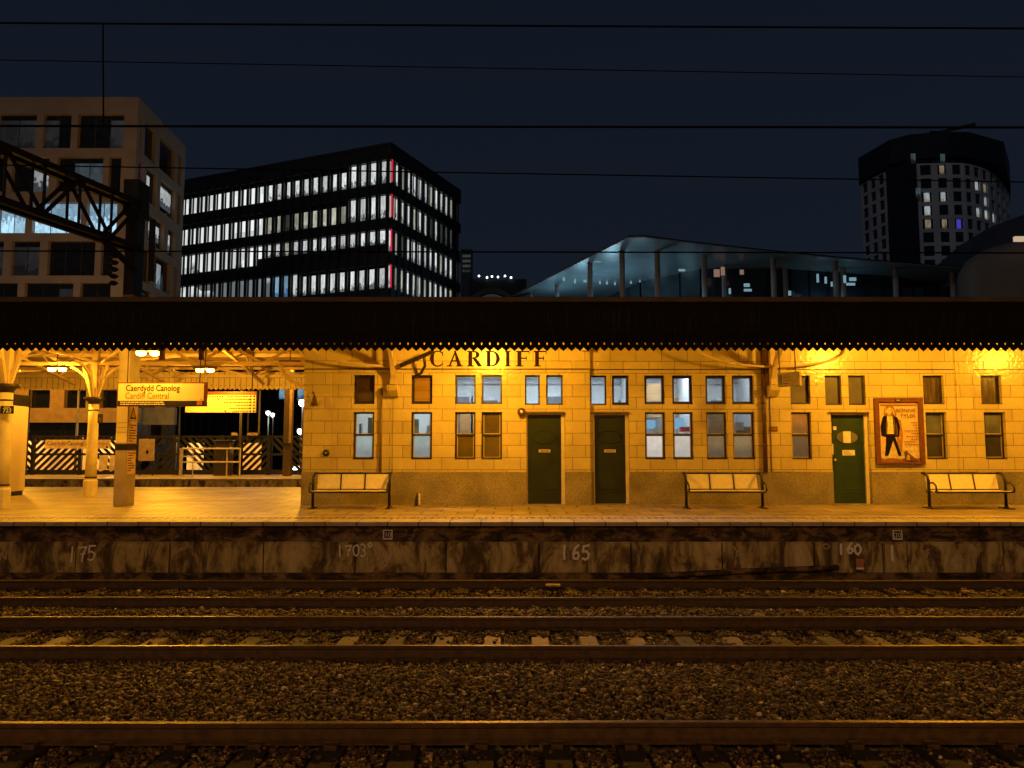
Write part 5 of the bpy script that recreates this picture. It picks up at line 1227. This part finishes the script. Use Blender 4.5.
ow = lit_window('open_plan_window', (.84,.88,.86), (.15,.17,.18), 1.0, .36, 4.2, .1, .45); ow2 = lit_window('blind_window', (.72,.72,.58), (.20,.20,.16), .75, .25, 2.2, .1, .6); odim = lit_window('dim_window', (.10,.105,.10), (.03,.03,.03), .55, .4, 2.5, .1, .5); oblue = lit_window('blue_window', (.35,.62,.85), (.10,.25,.5), .7, .45, 3, .1, .4)
wl = []; g = random.Random(21)
for k in range(4):
    for fi, (fr, L) in enumerate(((frA, LA), (frB, LB))):
        nb = int((L-.35)/bay)
        for i in range(nb): wl.append((i, k, fi, fr))
wl.sort(key=lambda q: q[0]); rest = MB()
for n_, (i, k, fi, fr) in enumerate(wl):
    s0, s1 = .35+i*bay+.17, .35+(i+1)*bay-.17 - (.12 if (i*7+k*3) % 5 == 0 else 0); z1 = tops[k]-.05; z0 = tops[k]-2.7
    mt = ow; 
    if fi == 0:
        if k == 0 and i < 4: z1 -= 0
        elif k == 0: z1 -= .55
        if k == 1:
            if i >= 4: mt = ow2; z1 -= .55
            if i > 20 or g.random() < .14: mt = odim
        if k == 2: z0 += 1.15 if i < 14 else .35; mt = ow2 if g.random() < .2 else ow
        if k == 3: mt = oblue if 9 <= i <= 13 and g.random() < .75 else ow; z0 += .1; z1 -= .3 if i < 9 else 0
        if i < 4 and k in (0, 1): mt = ow
    else:
        if g.random() < .25: mt = ow2
        if g.random() < .06: mt = odim
        if g.random() < .5: s1 -= .3
    if n_ < 99: MB().box(s0, s1, .405, .43, z0, z1, fr=fr).build('window', mt, bo)
    else: rest.box(s0, s1, .405, .43, z0, z1, fr=fr)
rest.build('window', ow, bo, kind='stuff')
red = emit('red_light_strip', (1,.015,.06), .75)
for k in range(4):
    m = MB(); m.box(.60, .84, .0, .05, tops[k]-2.68, tops[k]-.08, fr=lambda s,d,z: frB(s-.55,d-.14,z)); m.build('red_strip', red, bo)
# a few lit panes low down, seen in the gap beside the station building
for px, py0, py1 in ((278,401,389),(283,401,389),(297,398,389),(303,398,389)):
    s = None
    Y0 = 86.; xx = X(px,Y0,395)
    # solve on the right-hand face line or left-hand face line
    u = (px-512)/F/(math.cos(PITCH)-(384-395)/F*math.sin(PITCH))
    s = (u*C0.y - C0.x)/(a_.x - u*a_.y); Yp = C0.y + a_.y*s
    MB().box(s-.45, s+.45, .345, .375, Z(py0,Yp), Z(py1,Yp), fr=frA).build('lower_window', oblue, bo)

# ------------------------------------------------------------------ curved glass building
gz = CZ + 20.0
def hp(px, py): # where a line of sight meets the level of the roof edge
    u, v = (px-512)/F, (384-py)/F
    dy = math.cos(PITCH)-v*math.sin(PITCH); dz = math.sin(PITCH)+v*math.cos(PITCH); t = 20.0/dz
    return Vector((u*t, dy*t, gz))
Pk = hp(628, 236.5); Lp = hp(500, 302); 
edge = [hp(628,236.5), hp(645,236.2), hp(700,243), hp(773,251), hp(835,257), hp(900,262.5), hp(970,268)]
Rp = edge[-1] + (edge[-1]-edge[-2])*.05; back = [Rp + Vector((6,40,0)), Lp + Vector((30,45,0))]
gb = thing('glass_roofed_hall', 'low glass fronted hall with a sharp pointed oversailing roof and lit teal soffit', 'building', (25, 95, -.6))
outl = [Lp] + edge + [Rp] + back
m = MB(); m.prism([(p.x,p.y,gz-.12) for p in outl], (0,0,.1)); m.build('soffit', mat('soffit_panels', (.20,.235,.26), .38, .2, .15, .5, .15, 1.5, .5, (1,6,1)), gb)
m = MB(); m.prism([(p.x,p.y+.1,gz-.018) for p in outl], (0,0,.14)); m.build('roof', M['office_black'], gb)
m = MB(); m.tube([(p.x,p.y-.05,gz+.05) for p in (Lp, Pk)], .05, 6); m.build('edge_trim', M['steel'], gb)
# recessed glazed body
ins = [Vector((12.6,99.,0)), hp(640,281)*1.0, hp(700,268), hp(790,268), hp(900,276), Rp+Vector((3,10,0))]
ins = [Vector((p.x,p.y,0)) for p in ins]
m = MB()
for p, q in zip(ins, ins[1:]): m.poly([(p.x,p.y,-.6),(q.x,q.y,-.6),(q.x,q.y,gz-.02),(p.x,p.y,gz-.02)])
m.build('glazed_wall', mat('hall_glass', (.02,.03,.038), .08, 0, .3, .3, 0, 40, .8), gb)
m = MB()
for p, q in zip(ins, ins[1:]):
    N = max(2, int((q-p).length/2.4))
    for i in range(N+1):
        c = p+(q-p)*i/N; m.box(c.x-.06, c.x+.06, c.y-.16, c.y-.02, -.6, gz-.03)
    for z in (6, 10, 14, 17): m.bar((p.x,p.y-.09,z), (q.x,q.y-.09,z), .07, .12)
m.build('mullions', M['office_black'], gb)
white_col = mat('white_columns', (.34,.33,.34), .5, 0, .08)
for px, py in ((531,292),(557,284),(590,262),(622,250),(657,250),(704,254),(724,264),(773,257),(785,267),(835,261),(843,267),(895,267),(952,272)):
    p = hp(px, py); m = MB(); m.tube([(p.x,p.y,-.6),(p.x,p.y,gz-.13)], .28, 16); m.build('column', white_col, gb, smooth=True)
hall = emit('hall_light', (.40,.72,.85), .4); hallw = emit('hall_warm_light', (1,.6,.45), .22)
for px, py, w_, h_ in ((564,277,.25,.9),(575,279,.2,1.0),(585,280,.4,.5),(600,281,.2,.7),(607,281,.2,.8),(615,282,.2,.7),(622,284,.3,.8),(631,281,.2,.6),(640,280,.15,.5),(598,261,.6,.18),(682,270,.7,.22),(737,256,.3,.5),(818,278,.2,.9),(826,280,.2,.7),(832,284,.15,.5),(845,279,.25,.8),(853,279,.7,.35),(851,284,.9,.25),(730,291,.2,.6),(747,285,.6,.35),(748,290,.8,.25),(790,293,.25,.5)):
    p = hp(px, py); Yq = min(p.y-.3, 96) if px < 660 else p.y-.3
    q = at(px, py, Yq if px < 660 else 80); MB().box(q.x-w_/2, q.x+w_/2, q.y, q.y+.15, q.z-h_/2, q.z+h_/2).build('interior_light', hall, gb)
for px, py, w_, h_ in ((717,273,.6,.8),(723,271,.4,.9),(742,272,.4,.5)):
    q = at(px, py, 80.5); MB().box(q.x-w_/2, q.x+w_/2, q.y, q.y+.15, q.z-h_/2, q.z+h_/2).build('interior_light', hallw, gb)
m = MB(); m.poly([(p.x,p.y,13.6) for p in (Lp+Vector((3,3,0)), Lp+Vector((10,-8,0)), Pk+Vector((-1,9,0)), Pk+Vector((4,16,0)), Lp+Vector((16,16,0)))]); m.build('terrace', M['steel'], gb)
for px, py, Yq, dz, P in ((556,290,93,-3.0,300),(582,285,88,-4.0,600),(612,280,84,-4.0,560),(640,280,79,-5,220),(690,280,76,-5,90),(740,285,78,-6,70),(822,285,83,-4,190),(850,285,84,-4,170),(910,285,84,-5,25)):
    q = at(px, py, Yq); point((q.x, q.y, gz+dz), P*(.75 if px < 660 else .28), (.42,.80,1), .5, gb, 'hall_light')

# low dark roofs right of the black office
m = MB(); c = at(492, 296, 95); t = thing('domed_shed', 'dark low building with a pale rounded roof right of the black office', 'building', (c.x, 95, -.6))
m = MB(); m.prism([(c.x-3.2+6.4*i/16, 94, 19.6+1.9*math.sin(math.pi*i/16)) for i in range(17)] + [(c.x+3.2,94,-.6),(c.x-3.2,94,-.6)], (0,8,0)); m.build('hall', mat('pale_dome', (.20,.19,.18), .7), t)
m = MB(); m.prism([(c.x-3.6+7.2*i/16, 93.9, 20.3+2.0*math.sin(math.pi*i/16)) for i in range(17)] + [(c.x+3.6-7.2*i/16, 93.9, 19.7+1.95*math.sin(math.pi*(16-i)/16)) for i in range(17)], (0,8.3,0)); m.build('roof', M['office_black'], t)
c = at(492, 285, 130); t = thing('distant_block', 'far dark rooftop with a few white lights behind the domed shed', 'building', (c.x,130,-.6))
MB().box(c.x-4, c.x+6.0, 130, 140, -.6, Z(279,130)).build('block', M['office_black'], t)
m = MB()
for px, py in ((487,277.5),(492,276.5),(498,277),(505,276),(511,277.5),(479,276)): q = at(px, py, 129.8); m.box(q.x-.13, q.x+.13, 129.7, 129.85, q.z-.12, q.z+.12)
m.build('roof_lights', M['tube'], t)
c = at(467, 262, 150); t = thing('pale_tower', 'narrow dim tower just behind the right end of the black office', 'building', (c.x,150,-.6))
MB().box(c.x-1.2, c.x+1.0, 150, 153, -.6, Z(249,150)).build('shaft', mat('dim_tower', (.10,.11,.12), .8), t)
m = MB()
for py in (256, 261, 266, 271): q = at(467, py, 149.9); m.box(q.x-.9, q.x+.7, 149.85, 149.95, q.z-.25, q.z+.25)
m.build('windows', lit_window('dim_tower_window', (.12,.14,.12), (.05,.05,.05), .35), t)

# ------------------------------------------------------------------ round cornered tower
tw = thing('apartment_tower', 'tall round cornered apartment tower with pale grid facade and dark top', 'building', (95,175,-.6))
def gp(px, Y): return Vector((X(px,Y,200), Y, 0))
_foot = [gp(860,190), gp(863,186), gp(889,172), gp(892,170), gp(917,164)]
front = [gp(918,164), gp(936,163.6), gp(951,163.4), gp(965,163.6), gp(974,164.5), gp(982.5,166), gp(990,168), gp(996.5,171), gp(1001.5,174.5), gp(1006,179), gp(1009.5,184)]
ztw = Z(133,163.5); zcr = Z(163,163.5); fh = (Z(163,163.5)-Z(176.4,163.5))
pale = mat('pale_tower_cladding', (.80,.77,.76), .7, 0, .15, .2); darkc = mat('dark_tower_cladding', (.018,.020,.028), .5, 0, .3, .2)
cc = Vector((100,178,0))
bodypts = [gp(861,181), gp(861.5,179), gp(886,170.5), gp(892,168.5), gp(917,164.2)] + front + [gp(1010,195), Vector((101,200,0))]
inn = [p + (cc-p).normalized()*.6 for p in bodypts]
m = MB(); m.prism([(p.x,p.y,-.6) for p in inn], (0,0,ztw+.6-1.0)); m.build('core', darkc, tw)
crown = [gp(859.5,181), gp(860,178), gp(892,167.3), gp(913,164.2), gp(950,162.9), gp(972,162.9), gp(1007,168.3), gp(1011.5,181), gp(1010,195), Vector((101,200,0))]
m = MB(); m.prism([(p.x,p.y,zcr+1.2) for p in crown], (0,0,ztw-zcr-1.2)); m.build('crown', darkc, tw)
m = MB(); m.prism([(p.x,p.y,-.6) for p in (gp(887.5,169.6), gp(917.5,163.2), gp(918.5,166), gp(890,172))], (0,0,zcr+3)); m.build('dark_shaft', darkc, tw)
tlit = lit_window('tower_lit', (.62,.72,.75), (.5,.45,.3), .6, .4, 2.5, .1, .4); tdk = M['glass_dark']; tviol = emit('tower_violet', (.12,.08,.8), .45); twarm = lit_window('tower_warm', (.55,.46,.32), (.2,.15,.09), .5, .4, 2.5, .1, .4)
litset = {(0,0):0,(1,0):twarm,(0,2):tlit,(1,2):tlit,(0,3):tlit,(0,4):twarm,(1,4):twarm,(2,4):tviol,(4,3):tlit,(5,3):tlit,(6,3):tlit,(5,1):twarm,(5,2):tlit,(1,3):0,(4,1):tlit,(8,3):twarm}
def facade(segs, nrow, ztop_, litmap, prefix, cols=None, sp=.74):
    wallm = MB()
    for i, (p, q) in enumerate(zip(segs, segs[1:])):
        d = (q-p); L = d.length; d = d.normalized(); nn = Vector((d.y,-d.x,0)); 
        fr = lambda s, dd, z, p=p, d=d, nn=nn: tuple(p + d*s - nn*dd + Vector((0,0,z)))
        holes = []
        for r_ in range(nrow):
            z1 = ztop_-.35-r_*fh; z0 = z1-fh*sp
            ww = min(2.3, L*.60); s0 = L/2-ww/2; holes.append((s0, s0+ww, z0, z1))
            mt = litmap.get((i, r_), tdk) or tdk
            MB().box(s0-.01, s0+ww+.01, .3, .36, z0-.01, z1+.01, fr=fr).build('window', tdk, tw) if mt is tdk else None
            if mt is not tdk:
                f_ = MB().box(s0-.01, s0+ww+.01, .3, .36, z0-.01, z1+.01, fr=fr).build('window', tdk, tw)
                MB().box(s0+.28*ww, s0+ww-.2*ww, .24, .295, z0+.1, z1-.15, fr=fr).build('pane', mt, f_)
        wallgrid(wallm, 0, L, -.6, ztop_, holes, .3, fr)
    return wallm
wm = facade(front, 9, zcr, litset, 'f'); wm.build('wall', pale, tw)
ls = [gp(861.2,179.2), gp(869.5,176.0), gp(877.5,173.2), gp(886,170.4)]
wm = facade(ls, 8, Z(171.5,170.5), {}, 'l'); wm.build('wall', pale, tw)
for px, py, Y in ((892.5,163,169),(913,158.5,163.2),(918,193,163.2),(942.5,159,162.8)):
    q = at(px, py, Y); MB().box(q.x-.45, q.x+.5, Y-.12, Y+.05, q.z-1.1, q.z+1.1).build('crown_window', tlit if px < 900 else lit_d, tw)
# roof crane
t = thing('roof_crane', 'dark window cleaning crane lying across the tower roof', 'crane', (gp(930,170).x,170,ztw))
p0, p1, p2 = at(905,141,168), at(935,133.5,166), at(975,124,164)
m = MB(); m.bar(p0, p1, .9, .9); m.bar(p1, p2, .5, .6); m.build('jib', darkc, t); m = MB(); m.box(p1.x-1.2, p1.x+1.2, 165.5, 168, ztw, ztw+1.4); m.build('base', darkc, t)
m = MB(); m.bar(p2, p2+Vector((0,0,-.8)), .2, .2); m.build('hook', darkc, t)

# drum building, right edge
YD = 74
c = at(1040, 270, YD); t = thing('drum_building', 'pale curved drum building at the right edge', 'building', (c.x, YD, -.6))
Rr = c.x - X(968,YD,270); m = MB(); zt = Z(243,YD-Rr*.3)
m.lathe((c.x,YD,-.6), [(Rr,0),(Rr,zt-2.2),(Rr*.98,zt-1.2),(Rr*.9,zt-.2),(Rr*.75,zt+.5),(Rr*.2,zt+.9)], 64); m.build('drum', mat('pale_render', (.17,.155,.15), .85, 0, .2, .25), t, smooth=True)
m = MB(); p = at(1018,239.5,YD-5.5); m.box(p.x-.45, p.x+.45, p.y-.3, p.y, p.z-.22, p.z+.22); m.build('eave_light', emit('eave_glow', (1,.72,.5), .55), t); point((p.x,p.y-.8,p.z-.3), 1.5, (1,.7,.45), .3, t)
c = at(1050, 250, 112); t = thing('dark_dome', 'dark domed roof rising behind the pale drum building', 'building', (c.x,112,-.6))
Rr = c.x - X(905,112,250); zt = Z(210,112)
m = MB(); m.lathe((c.x,112,-.6), [(Rr,0),(Rr,14)] + [(Rr*math.cos(R(a)), 14+(zt-14)*math.sin(R(a))) for a in (8,16,26,36,46,56,66,76,84,89)], 64); m.build('shell', mat('dome_metal', (.09,.09,.10), .8, 0, .2, .3), t, smooth=True)

# lamps of the station behind the viewpoint (they light the ballast and the platform face)
for i, x in enumerate((-13, -6.5, 0.5, 7, 13.5)):
    t = thing('platform_lamp_post', 'platform lamp post behind the viewpoint on the near side', 'lamp post', (x,-5,-.2), 'lamp posts behind the viewpoint')
    m = MB(); m.tube([(x,-5,-.2),(x,-5,6.3)], [.09,.06], 10); m.build('post', M['steel'], t, smooth=True); m = MB(); m.tube([(x,-5,6.3),(x,-4.6,6.5),(x,-3.9,6.5)], .04, 8); m.build('arm', M['steel'], t)
    MB().box(x-.15, x+.15, -4.3, -3.7, 6.4, 6.5).build('head', M['steel'], t); MB().box(x-.12, x+.12, -4.25, -3.75, 6.38, 6.398).build('diffuser', M['sodium'], t)
    point((x,-4,6.25), 500, (1,.41,.035), .2, t)

# ------------------------------------------------------------------ render look
vs = S.view_settings; vs.view_transform = 'Standard'; vs.look = 'None'; vs.exposure = 0; vs.gamma = 1
cy = S.cycles; cy.use_denoising = True; cy.max_bounces = 6; cy.diffuse_bounces = 3; cy.glossy_bounces = 3; cy.transparent_max_bounces = 8; cy.caustics_reflective = False; cy.caustics_refractive = False
cy.sample_clamp_indirect = 4; cy.use_light_tree = True
S.render.resolution_x, S.render.resolution_y = 1024, 768
